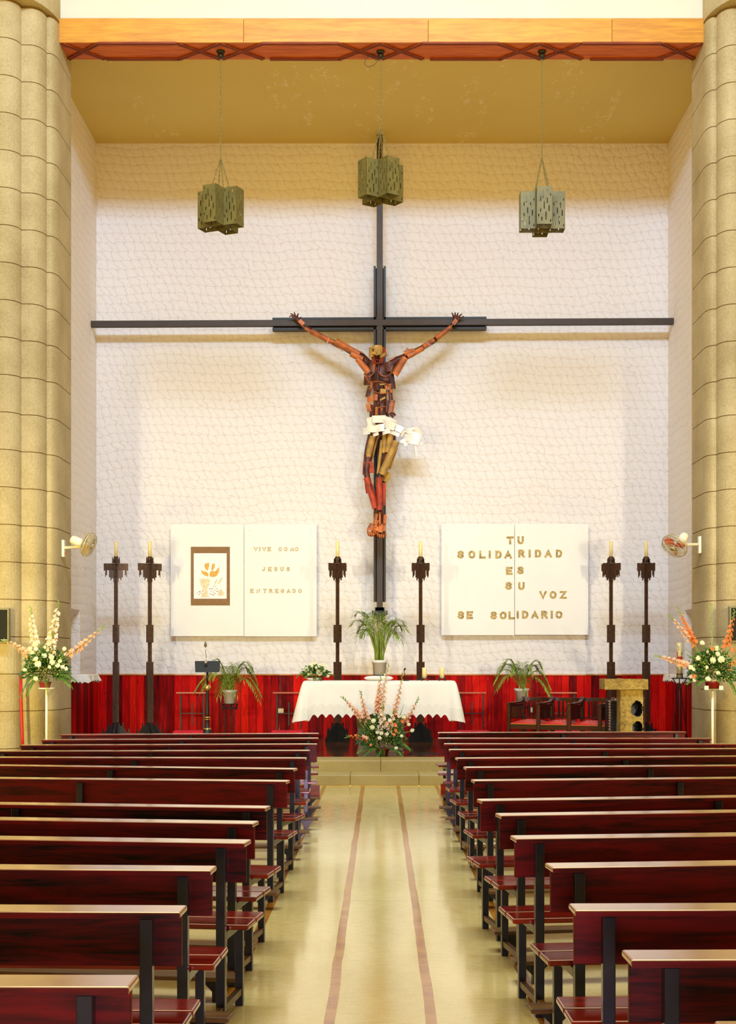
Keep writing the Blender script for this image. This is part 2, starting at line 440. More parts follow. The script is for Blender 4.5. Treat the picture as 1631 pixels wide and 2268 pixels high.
M['white_plate'] = simple('white_enamel_plate', (.84, .76, .64), .4, .1, var=.08, scale=9)
M['joint'] = simple('column_joint', (.22, .13, .03), .9)

# ================================================================== the setting
def struct(o): o['kind'] = 'structure'; return o
ZS = 0.30                                  # height of the chancel floor
YW = 25.8                                  # back wall
XL, XR = -5.16, 5.22
struct(MB().box(-9, 9, -6, 19.10, -.12, 0).build('floor', M['floor']))
mb = MB()
for x0, x1 in ((-9, -2.6), (-2.6, -.41), (-.41, .515), (.515, 2.9), (2.9, 9)):
    mb.box(x0 + .001, x1 - .001, 19.10, 19.76, 0, .150)
struct(mb.build('floor_lower_step', M['step'], bevel=.012))
mb = MB()
for x0, x1 in ((-9, -.93), (-.93, .0), (.0, 1.6), (1.6, 9)):
    mb.box(x0 + .001, x1 - .001, 19.745, 20.50, 0, .302)
struct(mb.build('floor_upper_step', M['step'], bevel=.012))
struct(MB().box(-9, 9, 20.50, 26.1, 0, ZS).build('floor_chancel', M['marble']))
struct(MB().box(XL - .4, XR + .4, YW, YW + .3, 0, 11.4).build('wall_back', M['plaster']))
def side_wall(name, X, sgn):
    mb = MB(); xo = X + sgn * .45; a, b = sorted((X, xo))
    y0, y1, z0, z1 = 23.0, 24.4, 1.47, 2.56
    mb.box(a, b, 21.8, y0, 0, 11.4); mb.box(a, b, y1, YW, 0, 11.4)
    mb.box(a, b, y0, y1, 0, z0); mb.box(a, b, y0, y1, z1, 11.4)
    xs = X + sgn * .40
    mb.box(*sorted((xs, xo)), y0, y1, z0, z1)
    zl = z1 - .36                                            # sloping lintel of the niche
    mb.add([(X, y0, z1), (xs, y0, zl), (xs, y1, zl), (X, y1, z1), (xs, y0, z1), (xs, y1, z1)],
           [(0, 1, 2, 3), (0, 4, 1), (3, 2, 5)])
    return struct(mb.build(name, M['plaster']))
side_wall('wall_left', XL, -1); side_wall('wall_right', XR, 1)
struct(MB().box(-5.7, 5.7, 21.8, 26.1, 11.08, 11.4).build('ceiling', M['ceiling']))
struct(MB().box(-4.9, 4.9, 21.24, 21.6, 11.25, 14.2).build('wall_upper', M['white_wall']))

def column(name, sgn):
    fronts = [(-5.60, 20.40, -5.22, 20.66), (-5.22, 20.66, -4.92, 20.95), (-4.92, 20.95, -4.79, 21.22)]
    def outline(inset=0):
        pts = [(-7.4, 22.0), (-7.4, 20.40 + inset), (-5.9, 20.40 + inset)]
        for (xa, ya, xb, yb) in fronts:
            rx = (xb - xa) * (.62 if xb < -4.8 else .75); ry = yb - ya
            pts.append((xa + .004, ya + inset))
            for k in range(9):
                t = math.pi / 2 * k / 8
                pts.append((xb - rx + rx * math.sin(t) - inset, ya + ry - ry * math.cos(t) + inset))
        pts.append((-4.79 - inset, 22.0))
        return pts
    def mir(p): return [(x * (4.815 / 4.79) * -sgn, y) for x, y in p] if sgn > 0 else p
    mb = MB(); po = mir(outline())
    if sgn > 0: po = po[::-1]
    z = .42 - .5375
    while z < 11.1:
        a, b = max(z, 0.0) + .006, min(z + .5375, 11.2) - .006
        mb.prismz(po, a, b); z += .5375
    o = struct(mb.build(name, M['column'], bevel=.006))
    pi = mir(outline(.012)); pi = pi[::-1] if sgn > 0 else pi
    MB().prismz(pi, 0, 11.2).build('mortar_joint', M['joint'], o)
    cap = [(-7.4, 22.0), (-7.4, 20.0)]
    for k in range(13):
        t = math.pi / 2 * k / 12
        cap.append((-5.75 + .965 * math.sin(t), 20.05 + 1.15 * (1 - math.cos(t))))
    cap.append((-4.785, 22.0))
    cap = mir(cap); cap = cap[::-1] if sgn > 0 else cap
    MB().prismz(cap, 11.2, 14.2).build('capital', M['column'], o)
column('column_left', -1); column('column_right', 1)

# beam across the chancel mouth
o = struct(MB().box(-4.79, 4.815, 21.22, 21.8, 10.905, 11.25).build('beam', M['beam_under']))
xs = [-4.80, PX(540, 21.2), PX(949, 21.2), PX(1356, 21.2), 4.82]
for a, b in zip(xs, xs[1:]):
    MB().box(a + .003, b - .003, 21.19, 21.22, 10.90, 11.262).build('fascia_board', M['beam'], o, bevel=.003)
def soffit(px, py):
    Y = F * (10.9 - H) / (HY - py); return Vector((PX(px, Y), Y, 10.892))
mb = MB()
def batten(a, b):
    p, q = soffit(*a), soffit(*b)
    d = (q - p).normalized(); nrm = Vector((-d.y, d.x, 0)) * .022
    mb.bar(p + nrm, q + nrm, .026, .026); mb.bar(p - nrm, q - nrm, .026, .026)
for cx in (442, 537, 797, 890, 1152, 1243):
    batten((cx - 48, 95.5), (cx + 47, 130)); batten((cx - 45, 130), (cx + 45, 95.5))
batten((138, 95.5), (233, 130)); batten((152, 130), (217, 95.5))
batten((1555, 95.5), (1455, 130)); batten((1538, 130), (1467, 95.5))
for a, b in ((217, 392), (580, 750), (935, 1105), (1290, 1465)):
    batten((a, 95.4), (b, 95.4)); batten((a + 18, 129.8), (b + 6, 129.8))
mb.build('batten', M['batten'], o)

# wainscot
mb = MB().box(XL, XR, YW - .05, YW, ZS, 1.43)
struct(mb.build('trim_1', M['wainscot']))
struct(MB().box(XL, XL + .05, 21.8, YW - .05, ZS, 1.43).build('trim_2', M['wainscot']))
struct(MB().box(XR - .05, XR, 21.8, YW - .05, ZS, 1.43).build('trim_3', M['wainscot']))
mb = MB().box(XL, XR, YW - .07, YW, 1.43, 1.457)
mb.box(XL, XL + .07, 21.8, YW - .07, 1.43, 1.457); mb.box(XR - .07, XR, 21.8, YW - .07, 1.43, 1.457)
struct(mb.build('trim_4', M['rail_wood'], bevel=.004))

# ================================================================== pews
KP = F * (H - .835)
LEN = 2.96
def make_pew():
    t = thing('pew', (0, 0, 0), 'pew', 'pew')
    h = LEN / 2
    MB().box(-h, h, 0, .145, .815, .835).build('ledge', M['pew_cap'], t, bevel=.006)
    MB().box(-h + .001, h - .001, -.006, -.0005, .8145, .832).build('shaded_lip', M['pew'], t)  # dark strip added so the front lip of the ledge looks shaded
    MB().box(-h + .004, h - .004, .050, .072, .648, .8145).build('backrest', M['pew'], t, bevel=.003)
    MB().box(-h, h, .075, .25, .425, .45).build('seat_plank', M['pew_seat'], t, bevel=.007)
    MB().box(-h, h, .262, .437, .425, .45).build('seat_plank', M['pew_seat'], t, bevel=.007)
    MB().box(-h, h, -.325, -.20, .100, .123).build('kneeler', M['pew_kneel'], t, bevel=.006)
    for x in (-h + .115, 0, h - .115):
        a = .021
        MB().box(x - a, x + a, .008, .048, 0, .812).box(x - a, x + a, .048, .437, .385, .424).build('post', M['steel'], t, bevel=.003)
        MB().box(x - .019, x + .019, .395, .430, 0, .385).build('leg', M['steel'], t, bevel=.003)
        MB().box(x - .014, x + .014, -.29, .008, .055, .085).box(x - .014, x + .014, .048, .395, .055, .085).build('foot_rail', M['pew_kneel'], t)
        mb = MB().box(x - .018, x + .018, -.305, -.27, 0, .099)
        mb.prism([(x - .07, .099), (x - .018, .045), (x - .018, .099)], -.300, -.275)
        mb.prism([(x + .018, .045), (x + .07, .099), (x + .018, .099)], -.300, -.275)
        mb.build('kneeler_leg', M['steel'], t)
    return t
def pew_xf(x1, y1, x2, y2, side):
    a = Vector((PX(x1, KP / (y1 - HY)), KP / (y1 - HY))); b = Vector((PX(x2, KP / (y2 - HY)), KP / (y2 - HY)))
    d = (b - a).normalized()                                   # from the aisle end outwards
    c = a + d * (LEN / 2)
    ex = d if side > 0 else -d                                 # local x points right
    rz = math.atan2(ex.y, ex.x); n = Vector((-ex.y, ex.x))
    c = c - n * .145
    return (c.x, c.y, 0), rz
LEFT = [(705.9,1623.0,137.6,1625.4), (704.6,1633.5,96.4,1637.0), (702.9,1646.4,46.4,1648.6), (687.1,1660.5,0,1661.8),
        (680,1677.1,0,1675.3), (659.7,1700.7,0,1692.7), (643,1727.2,0,1720.4), (600.1,1784.3,0,1775.8), (574.3,1817.7,0,1808.8),
        (557.1,1858.9,0,1850.5), (480.6,1916.9,0,1913.5), (415.3,2004.4,0,2002.5), (308.5,2158,0,2157.5)]
RIGHT = [(970,1621.4,1537,1619.4), (970.5,1633.7,1583,1634.0), (983.5,1645.9,1631,1646.3), (994,1658.6,1631,1656.4),
         (1008,1677.5,1631,1672.8), (1026.5,1697.5,1631,1693), (1043,1725.9,1631,1720), (1056,1768.9,1631,1760.4),
         (1097,1800.5,1631,1792.5), (1130,1849.8,1631,1843), (1207,1910.8,1631,1904.6), (1259.6,2000.3,1631,1998.9),
         (1377,2102.9,1631,2102), (1582,2260,1631,2260)]
ORD = ['first', 'second', 'third', 'fourth', 'fifth', 'sixth', 'seventh', 'eighth', 'ninth', 'tenth', 'eleventh', 'twelfth', 'thirteenth', 'fourteenth']
proto = make_pew(); first = True
KK = {}
for c in bpy.data.objects:
    if c.parent: KK.setdefault(c.parent.name, []).append(c)
for side, rows in ((-1, LEFT), (1, RIGHT)):
    for i, r in enumerate(rows):
        o = proto if first else copy_tree(proto, None, KK)
        first = False
        loc, rz = pew_xf(*r, side)
        o.location = loc; o.rotation_euler.z = rz
        sd = 'left' if side < 0 else 'right'
        extra = {0: ', just before the steps'}.get(i, '')
        if i == len(rows) - 1: extra = ', nearest of all'
        o['label'] = 'dark red pew, %s row from the altar, %s of the aisle%s' % (ORD[i], sd, extra)
        o['group'] = 'pews %s of the aisle' % sd
        if i == 0:                       # the front pew has its kneeler board folded upright behind the ledge
            h = LEN / 2
            MB().box(-h, h, -.17, -.145, .10, .25).build('folded_board', M['pew_seat'], o, bevel=.004)

# ================================================================== crucifix
rnd = random.Random(7)
YC = 25.30
cx0 = PX(841.5, YC)
cr = thing('crucifix', (cx0, YC, PZ(1378, YC)), 'tall steel cross spanning the whole chancel wall with a hanging figure of metal plates', 'crucifix')
def rel(mb, name, m, parent=cr, **k):
    o = mb.build(name, m, None, **k); o.parent = parent
    o.location = -Vector(parent.location) if parent is cr else (0, 0, 0)
    return o
def wx(px, Y=YC): return PX(px, Y)
def wz(py, Y=YC): return PZ(py, Y)
hw = .054
zt = 11.05
mb = MB().box(cx0 - hw, cx0 + hw, YC, YC + .10, wz(1378), zt)
rel(mb, 'upright', M['cross_face'], bevel=.004)
tilt = Matrix.Translation((cx0, 0, wz(714))) @ Matrix.Rotation(R(-.28), 4, 'Y') @ Matrix.Translation((-cx0, 0, -wz(714)))
mb = MB().box(XL + .005, XR - .005, YC - .004, YC + .10, wz(714) - hw, wz(714) + hw, tilt)
rel(mb, 'crossbar', M['cross_face'], bevel=.004)
mb = MB().box(cx0 - .108, cx0 - .070, YC + .06, YC + .24, wz(1332), wz(587)).box(cx0 + .070, cx0 + .108, YC + .06, YC + .24, wz(1332), wz(587)).box(cx0 - .108, cx0 + .108, YC + .20, YC + .24, wz(1332), wz(587))
rel(mb, 'upright_channel', M['cross_back'])
mb = MB().box(wx(603), wx(1079), YC + .06, YC + .24, wz(714) - .108, wz(714) - .07, tilt).box(wx(603), wx(1079), YC + .06, YC + .24, wz(714) + .07, wz(714) + .108, tilt).box(wx(603), wx(1079), YC + .2, YC + .24, wz(714) - .108, wz(714) + .108, tilt)
rel(mb, 'crossbar_channel', M['cross_back'])
mb = MB().box(cx0 - .085, cx0 + .085, YC - .02, YC + .496, wz(1353), wz(1345))
mb.box(cx0 - .108, cx0 + .108, YC - .04, YC + .496, wz(1363), wz(1354)).box(cx0 - .075, cx0 + .075, YC - .02, YC + .12, wz(1363), wz(1345))
for dx in (-.125, .125): mb.box(cx0 + dx - .012, cx0 + dx + .012, YC - .03, YC + .1, wz(1362), wz(1352))
rel(mb, 'wall_clamp', M['cross_back'], bevel=.004)
for zz in (wz(640), wz(1240), wz(380)):
    rel(MB().box(cx0 - .03, cx0 + .03, YC + .1, YW - .004, zz - .03, zz + .03), 'bracket', M['cross_back'])

# the figure: a thin continuous body of the figure clad in bent plates and rolled tubes
YF = 25.02
def q(px, py, dy=0): return P(px, py, YF + dy)
def skin_body():
    J = {}; E = []
    def j(k, px, py, r, dy=0): J[k] = (q(px, py, dy), r)
    j('pel', 848, 938, .13); j('waist', 845, 892, .105); j('chest', 840, 838, .145); j('neck', 837, 800, .06, -.04)
    j('head', 836, 783, .10, -.10); j('crown', 834, 770, .085, -.07)
    for s, pts in (('l', [(803, 792), (762, 768), (727, 754), (698, 737), (672, 722), (660, 711)]), ('r', [(876, 800), (907, 786), (934, 771), (958, 757), (983, 738), (1001, 720), (1009, 709)])):
        rr = [.075, .062, .048, .052, .042, .030, .034] if s == 'r' else [.075, .062, .048, .050, .032, .034]
        for k, p in enumerate(pts): j('%s%d' % (s, k), p[0], p[1], rr[k], .05 + .03 * k)
    for s, pts in (('a', [(828, 958), (818, 1000), (811, 1043), (815, 1062), (824, 1100), (836, 1135), (838, 1158), (828, 1180)]),
                   ('b', [(868, 962), (862, 1000), (846, 1046), (838, 1062), (842, 1100), (846, 1135), (850, 1158), (842, 1184)])):
        rr = [.105, .095, .062, .058, .060, .042, .036, .045]; dd = [0, -.05, -.16, -.18, -.10, -.02, .0, -.08]
        for k, p in enumerate(pts): j('%s%d' % (s, k), p[0], p[1], rr[k], dd[k])
    for a, b in (('pel', 'waist'), ('waist', 'chest'), ('chest', 'neck'), ('neck', 'head'), ('head', 'crown'), ('chest', 'l0'), ('chest', 'r0'), ('pel', 'a0'), ('pel', 'b0')): E.append((a, b))
    for s, n in (('l', 6), ('r', 7), ('a', 8), ('b', 8)):
        for k in range(n - 1): E.append(('%s%d' % (s, k), '%s%d' % (s, k + 1)))
    hands = {}
    for s, wk, base, ang0 in (('l', 'l5', (656, 707), 0), ('r', 'r6', (1012, 705), 0)):
        tips = [(641, 702, 646, 699), (643, 694, 649, 697), (652, 691, 653, 696), (662, 694, 659, 698), (668, 702, 664, 705)] if s == 'l' else \
               [(1001, 692, 1004, 698), (1008, 691, 1009, 697), (1015, 692, 1014, 697), (1024, 695, 1019, 699), (1028, 700, 1022, 704)]
        for k, (tx, ty, mx, my) in enumerate(tips):
            dy = .22 if s == 'l' else .24
            j('%sm%d' % (s, k), mx, my, .014, dy - .05); j('%st%d' % (s, k), tx, ty, .009, dy - .10)
            E.append((wk, '%sm%d' % (s, k))); E.append(('%sm%d' % (s, k), '%st%d' % (s, k)))
    for s, k0, bx, by in (('a', 'a7', 828, 1180), ('b', 'b7', 842, 1184)):
        for k in range(5):
            j('%sq%d' % (s, k), bx - 12 + k * 5.0, by + 6 + (2 if 0 < k < 4 else 0), .016, -.17 + .01 * k); E.append((k0, '%sq%d' % (s, k)))
    keys = list(J); idx = {k: i for i, k in enumerate(keys)}
    me = bpy.data.meshes.new('skin'); me.from_pydata([J[k][0] for k in keys], [(idx[a], idx[b]) for a, b in E], [])
    o = bpy.data.objects.new('skin', me); COL.objects.link(o)
    md = o.modifiers.new('s', 'SKIN'); md.use_smooth_shade = True
    sv = me.skin_vertices[0].data
    for i, k in enumerate(keys): sv[i].radius = (J[k][1], J[k][1]); sv[i].use_root = (k == 'pel')
    o.modifiers.new('ss', 'SUBSURF').levels = 1
    dg = bpy.context.evaluated_depsgraph_get()
    m2 = bpy.data.meshes.new_from_object(o.evaluated_get(dg))
    bpy.data.objects.remove(o)
    m2.name = 'body'; m2.materials.clear(); m2.materials.append(M['dark_plate'])
    o = bpy.data.objects.new('body', m2); COL.objects.link(o); o.parent = cr; o.location = -Vector(cr.location)
    return o, J
body, J = skin_body()
def shard(mb, c, wd, ht, ang, tilt=0, yaw=0, bend=.0):
    """a thin bent rectangular plate facing the nave"""
    Mx = Matrix.Translation(c) @ Euler((tilt, 0, yaw)).to_matrix().to_4x4() @ Matrix.Rotation(ang, 4, 'Y')
    a, b, t = wd / 2, ht / 2, .004; n = 4; vs = []
    for k in range(n + 1):
        x = -a + wd * k / n; y = bend * (1 - (2 * k / n - 1) ** 2) * -1
        for z in (-b, b):
            vs += [Mx @ Vector((x, y, z)), Mx @ Vector((x, y + t, z))]
    fs = []
    for k in range(n):
        i = 4 * k; fs += [(i, i+4, i+6, i+2), (i+1, i+3, i+7, i+5), (i, i+1, i+5, i+4), (i+2, i+6, i+7, i+3)]
    fs += [(0, 2, 3, 1), (4*n, 4*n+1, 4*n+3, 4*n+2)]
    mb.add(vs, fs)
def half_tube(mb, p, q2, r0, r1, n=8, arc=200, turn=0):
    """open rolled plate along p-q2, its convex side to the nave"""
    p = Vector(p); q2 = Vector(q2); d = (q2 - p).normalized()
    f = Vector((0, -1, 0)); f = (f - d * f.dot(d)).normalized(); sd = d.cross(f)
    vs = []
    for (c, r) in ((p, r0), (q2, r1)):
        for rr in (r, r - .006):
            for k in range(n + 1):
                t = R(arc) * (k / n - .5) + turn
                vs.append(c + (f * math.cos(t) + sd * math.sin(t)) * rr)
    m = n + 1; fs = []
    for k in range(n):
        fs += [(k, k+1, 2*m+k+1, 2*m+k), (m+k, 3*m+k, 3*m+k+1, m+k+1), (k, m+k, m+k+1, k+1), (2*m+k, 2*m+k+1, 3*m+k+1, 3*m+k)]
    fs += [(0, 2*m, 3*m, m), (n, m+n, 3*m+n, 2*m+n)]
    mb.add(vs, fs, False)
# arm plating, rolled tubes
mb = MB()
for a, b, r0, r1, dy in (((797, 785), (744, 757), .050, .062, -.03), ((804, 797), (778, 783), .055, .055, -.04), ((792, 795), (818, 826), .050, .062, -.10),
                         ((726, 752), (690, 734), .042, .052, .03), ((748, 762), (727, 753), .04, .03, .02), ((690, 735), (676, 727), .03, .026, .06)):
    half_tube(mb, q(*a, dy), q(*b, dy), r0, r1)
for a, b in (((790, 782), (812, 794)), ((676, 727), (664, 716)), ((730, 760), (760, 778)), ((800, 778), (818, 795))):
    mb.bar(q(*a, -.03), q(*b, 0), .022, .008)
shard(mb, q(727, 754, -.02), .03, .09, .3); shard(mb, q(790, 782, -.06), .12, .07, .9); shard(mb, q(668, 714, .12), .07, .11, -.8)
rel(mb, 'arm_plating', M['rust_plate'])
mb = MB()
for a, b, r0, r1, dy in (((903, 790), (938, 771), .050, .044, -.03), ((896, 783), (918, 776), .045, .04, -.05), ((898, 792), (874, 831), .055, .066, -.10),
                         ((938, 768), (962, 752), .045, .036, .02), ((966, 750), (1000, 724), .052, .036, .04)):
    half_tube(mb, q(*a, dy), q(*b, dy), r0, r1)
for a, b in (((858, 796), (900, 783)), ((1000, 722), (1008, 712)), ((925, 778), (960, 758)), ((860, 800), (880, 790))):
    mb.bar(q(*a, -.03), q(*b, .02), .018, .008)
shard(mb, q(908, 779, -.08), .16, .08, .45); shard(mb, q(950, 762, -.03), .1, .05, .6); shard(mb, q(1008, 713, .12), .07, .10, .7)
rel(mb, 'arm_plating', M['rust_plate'])
# torso plating
mb = MB()
for px, py, wd, ht, an, dy in ((822, 812, .15, .22, .05, -.13), (814, 838, .13, .24, .12, -.1), (862, 812, .15, .17, -.1, -.13), (868, 845, .11, .30, -.12, -.1), (852, 838, .17, .11, .05, -.17),
                         (817, 868, .09, .2, .15, -.1), (866, 880, .08, .26, -.1, -.09), (838, 822, .05, .36, .03, -.17), (846, 860, .04, .4, -.06, -.15), (832, 878, .05, .35, .08, -.14),
                         (824, 910, .08, .22, .2, -.1), (838, 905, .05, .25, .02, -.12), (848, 905, .045, .24, -.04, -.12), (858, 900, .06, .22, .1, -.1), (870, 918, .09, .10, -.7, -.1), (836, 858, .06, .09, -.1, -.18)):
    shard(mb, q(px, py, dy), wd, ht, an, rnd.uniform(-.3, .3), rnd.uniform(-.5, .5), .02)
rel(mb, 'torso_plating', M['dark_plate'])
mb = MB()
for px, py, wd, ht, an, dy in ((820, 884, .11, .11, -.05, -.14), (832, 880, .08, .12, .02, -.17), (818, 903, .09, .14, -.2, -.12), (868, 900, .09, .22, .18, -.13), (856, 858, .05, .08, -.3, -.19),
                         (829, 812, .05, .2, .1, -.16), (823, 854, .04, .11, .15, -.17), (866, 860, .05, .16, -.2, -.14), (834, 910, .05, .14, .05, -.13), (846, 913, .04, .15, -.05, -.13)):
    shard(mb, q(px, py, dy), wd, ht, an, rnd.uniform(-.2, .2), rnd.uniform(-.4, .4), .01)
for pts in ([(806, 828), (812, 833), (820, 834), (830, 824)], [(839, 822), (846, 832), (856, 834), (866, 828), (869, 810)], [(816, 848), (838, 844), (850, 847), (868, 856)],
            [(816, 858), (826, 867), (846, 872), (862, 870)], [(838, 903), (846, 900), (857, 901)], [(806, 828), (818, 846)]):
    mb.tube([q(x, y, -.22) for x, y in pts], .008, 6)
rel(mb, 'torso_plating', M['rust_plate'])
mb = MB()
for px, py, wd, ht, an, dy in ((849, 866, .10, .075, .03, -.21), (848, 851, .10, .025, -.12, -.2), (848, 883, .10, .03, -.5, -.2)):
    shard(mb, q(px, py, dy), wd, ht, an, .1, .1)
rel(mb, 'torso_plating', M['ochre_plate'])
# head: bent bands, crown of wire
mb = MB()
for px, py, wd, ht, an, dy in ((836, 769, .17, .06, .05, -.24), (838, 776, .15, .10, -.05, -.26), (829, 784, .12, .05, -.25, -.27), (849, 787, .12, .05, .55, -.26), (822, 780, .07, .16, -.05, -.2), (840, 783, .11, .06, .1, -.28), (824, 788, .08, .05, .5, -.25)):
    shard(mb, q(px, py, dy), wd, ht, -an, rnd.uniform(-.3, .1), rnd.uniform(-.2, .2), .035)
rel(mb, 'head_plating', M['ochre_plate'])
mb = MB()
for k in range(9):
    a = rnd.uniform(0, 6); pts = [q(836 + 9 * math.cos(a + t) , 800 + 5 * math.sin(a + t * 1.3) + rnd.uniform(-2, 2), -.22 + .04 * math.sin(t)) for t in (0, .7, 1.4, 2.1)]
    mb.tube(pts, .009, 5)
for px, py, an in ((848, 776, .6), (852, 782, -.4), (846, 795, .2), (828, 797, -.2)):
    shard(mb, q(px, py, -.2), .07, .12, an, .2, .4)
rel(mb, 'beard_strips', M['red_plate'])
# loincloth
mb = MB()
for px, py, wd, ht, an, dy in ((840, 926, .24, .09, .03, -.2), (838, 932, .2, .07, .02, -.24), (866, 932, .22, .1, -.35, -.2), (822, 934, .14, .16, .3, -.2), (826, 950, .2, .12, -.05, -.24), (842, 948, .16, .13, .1, -.26),
                         (862, 942, .22, .13, -.3, -.24), (856, 956, .14, .1, .25, -.26), (880, 948, .22, .12, -.45, -.2), (812, 955, .14, .14, .15, -.18), (874, 960, .2, .07, -.4, -.24), (888, 958, .12, .1, -.6, -.16), (833, 962, .1, .05, .3, -.25),
                         (912, 962, .24, .24, .15, -.1), (918, 972, .2, .2, -.2, -.13), (902, 978, .16, .13, .4, -.08), (924, 958, .12, .16, .5, -.1), (921, 998, .05, .22, .12, -.12), (932, 983, .12, .05, .35, -.1), (893, 980, .12, .05, -.4, -.1)):
    shard(mb, q(px, py, dy), wd, ht, -an, rnd.uniform(-.35, .35), rnd.uniform(-.4, .4), .015)
mb.bar(q(885, 950, -.12), q(925, 968, -.1), .014)
rel(mb, 'loincloth', M['white_plate'])
# leg plating
mb = MB()
for a, b, r0, r1, dy in (((826, 966), (813, 1026), .055, .062, -.10), ((836, 964), (822, 1020), .035, .03, -.05), ((852, 962), (852, 1004), .045, .05, -.08), ((866, 962), (858, 1003), .055, .055, -.14),
                         ((878, 978), (846, 1052), .062, .07, -.18), ((846, 975), (838, 1050), .03, .03, -.1), ((818, 970), (810, 1010), .03, .035, -.04)):
    half_tube(mb, q(*a, dy), q(*b, dy), r0, r1)
for px, py, wd, ht, an in ((856, 1056, .13, .17, -.45), (872, 1010, .06, .3, -.45), (866, 1030, .06, .15, -.5)):
    shard(mb, q(px, py, -.14), wd, ht, -an, .1, -.4)
rel(mb, 'leg_plating', M['ochre_plate'])
mb = MB()
for a, b, r0, r1, dy in (((812, 1058), (832, 1126), .055, .055, -.2), ((840, 1058), (841, 1130), .055, .05, -.24), ((850, 1070), (851, 1120), .03, .03, -.14)):
    half_tube(mb, q(*a, dy), q(*b, dy), r0, r1)
for px, py, wd, ht, an in ((810, 1038, .10, .22, .03), (822, 1035, .10, .20, -.2), (813, 1080, .06, .2, -.15), (852, 1078, .05, .14, 0), (829, 1090, .04, .3, -.3)):
    shard(mb, q(px, py, -.16), wd, ht, an, .1, .2)
rel(mb, 'leg_plating', M['red_plate'])
mb = MB()
for px, py, wd, ht, an in ((832, 1150, .06, .2, .1), (853, 1150, .06, .17, -.05), (842, 1148, .04, .22, .1), (822, 1168, .10, .14, .5), (832, 1172, .10, .09, -.2), (844, 1170, .09, .16, .1), (852, 1165, .05, .2, 0), (834, 1160, .05, .14, .3)):
    shard(mb, q(px, py, -.18), wd, ht, an, -.3, rnd.uniform(-.4, .4), .01)
for k in range(10):
    px = 814 + k * 4.4; py = 1178 + (5 if k % 5 in (1, 2, 3) else 1) + (4 if k > 4 else 0)
    mb.tube([q(px, py - 4, -.24), q(px + 1, py, -.29), q(px + 1, py + 5, -.28)], [.014, .017, .010], 6)
rel(mb, 'foot_plating', M['rust_plate'])

# ================================================================== hanging lanterns
SL = {780: [(30, 70), (490, 540)], 815: [(165, 265), (395, 455)], 836: [(547, 615)], 858: [(65, 205)], 880: [(270, 400)], 912: [(450, 597)],
      935: [(48, 110), (205, 303)], 966: [(335, 443)], 994: [(125, 170), (590, 635)]}
def perforated(mb, w, h, Mx):
    """sheet of width w (x) and height h (z, from 0 up) with vertical slots"""
    cols = []; x = 0
    for c in sorted(SL):
        a = (c - 750 - 9) / 270 * w; b = (c - 750 + 9) / 270 * w
        cols.append((x, a, [])); cols.append((a, b, SL[c])); x = b
    cols.append((x, w, []))
    for a, b, sl in cols:
        z = 0; segs = []
        for s0, s1 in sorted([(1 - q1 / 670, 1 - q0 / 670) for q0, q1 in sl]):
            segs.append((z, s0 * h)); z = s1 * h
        segs.append((z, h))
        for z0, z1 in segs:
            if b - a > 1e-5: mb.box(a - w/2, b - w/2, -.002, .002, z0, z1, Mx)
def make_lantern():
    t = thing('lantern', (0, 0, 0), 'lantern', 'hanging lantern')
    w_, h_ = .224, .56
    for cxx, cyy in ((0, -w_), (w_, 0), (-w_, 0), (0, w_)):
        mb = MB()
        for k in range(4):
            perforated(mb, w_, h_, Matrix.Translation((cxx, cyy, 0)) @ Matrix.Rotation(k * math.pi/2, 4, 'Z') @ Matrix.Translation((0, -w_/2 + .002, 0)))
        mb.build('slotted_box', M['lantern'], t)
    return t
def chain(mb, a, b, pitch=.034, r=.0045):
    a = Vector(a); b = Vector(b); d = b - a; n = max(2, int(d.length / pitch)); d.normalize()
    s1 = d.orthogonal().normalized(); s2 = d.cross(s1)
    for k in range(n):
        c = a + (b - a) * ((k + .5) / n); s = s1 if k % 2 else s2
        pts = [c + d * (pitch * .62 * math.cos(u)) + s * (.011 * math.sin(u)) for u in (0, .9, math.pi - .9, math.pi, math.pi + .9, -.9)]
        mb.tube(pts, r, 4, closed=True)
def lantern_at(o, x, zb, rz, zj, label):
    y = 21.5
    o.location = (x, y, zb); o.rotation_euler.z = rz
    o['label'] = label; o['category'] = 'hanging lantern'; o['group'] = 'slotted metal lanterns under the beam'
    im = Matrix.Rotation(-rz, 4, 'Z') @ Matrix.Translation((-x, -y, -zb))
    mb = MB(); chain(mb, im @ Vector((x, y, 10.80)), im @ Vector((x, y, zj)))
    for sx in (-.075, .075):
        for sy in (-.075, .075):
            chain(mb, im @ Vector((x, y, zj)), Vector((sx * 1.5, sy * 1.5, .545)))
    mb.box(-.115, .115, -.008, .008, .53, .545).box(-.008, .008, -.115, .115, .53, .545)
    mb.build('chain', M['chain'], o)
    mb = MB().lathe([(.062, .905), (.066, .885), (.03, .875), (.045, .86), (.05, .835), (.035, .80), (.012, .785), (1e-6, .78)][::-1], (0, 0, 10 - zb), 14)
    mb.build('ceiling_rose', M['black'], o)
lp = make_lantern(); l2 = copy_tree(lp); l3 = copy_tree(lp)
lantern_at(lp, PX(489, 21.5), 8.23, R(-23.6), 9.29, 'slotted metal lantern hanging on a chain above the signboard with the picture')
lantern_at(l2, 0.0, 8.65, R(34), 9.76, 'slotted metal lantern hanging highest, in front of the top of the cross')
lantern_at(l3, PX(1201, 21.5), 8.19, R(0), 9.29, 'slotted metal lantern on a chain above the signboard reading SOLIDARIDAD')
mb = MB().tube([P(838, 122, 21.5) + Vector((dx * .007, 0, dz * .007)) for dx, dz in ((8, 8), (0, 4), (-14, 2), (-26, -8), (-30, -18), (-22, -26), (-10, -22), (-2, -14), (-14, -4), (-24, -2))], .004, 5)
tag(mb.build('loose_cable', M['black']), 'thin loop of loose dark cable beside the middle lantern hook under the beam', 'cable')

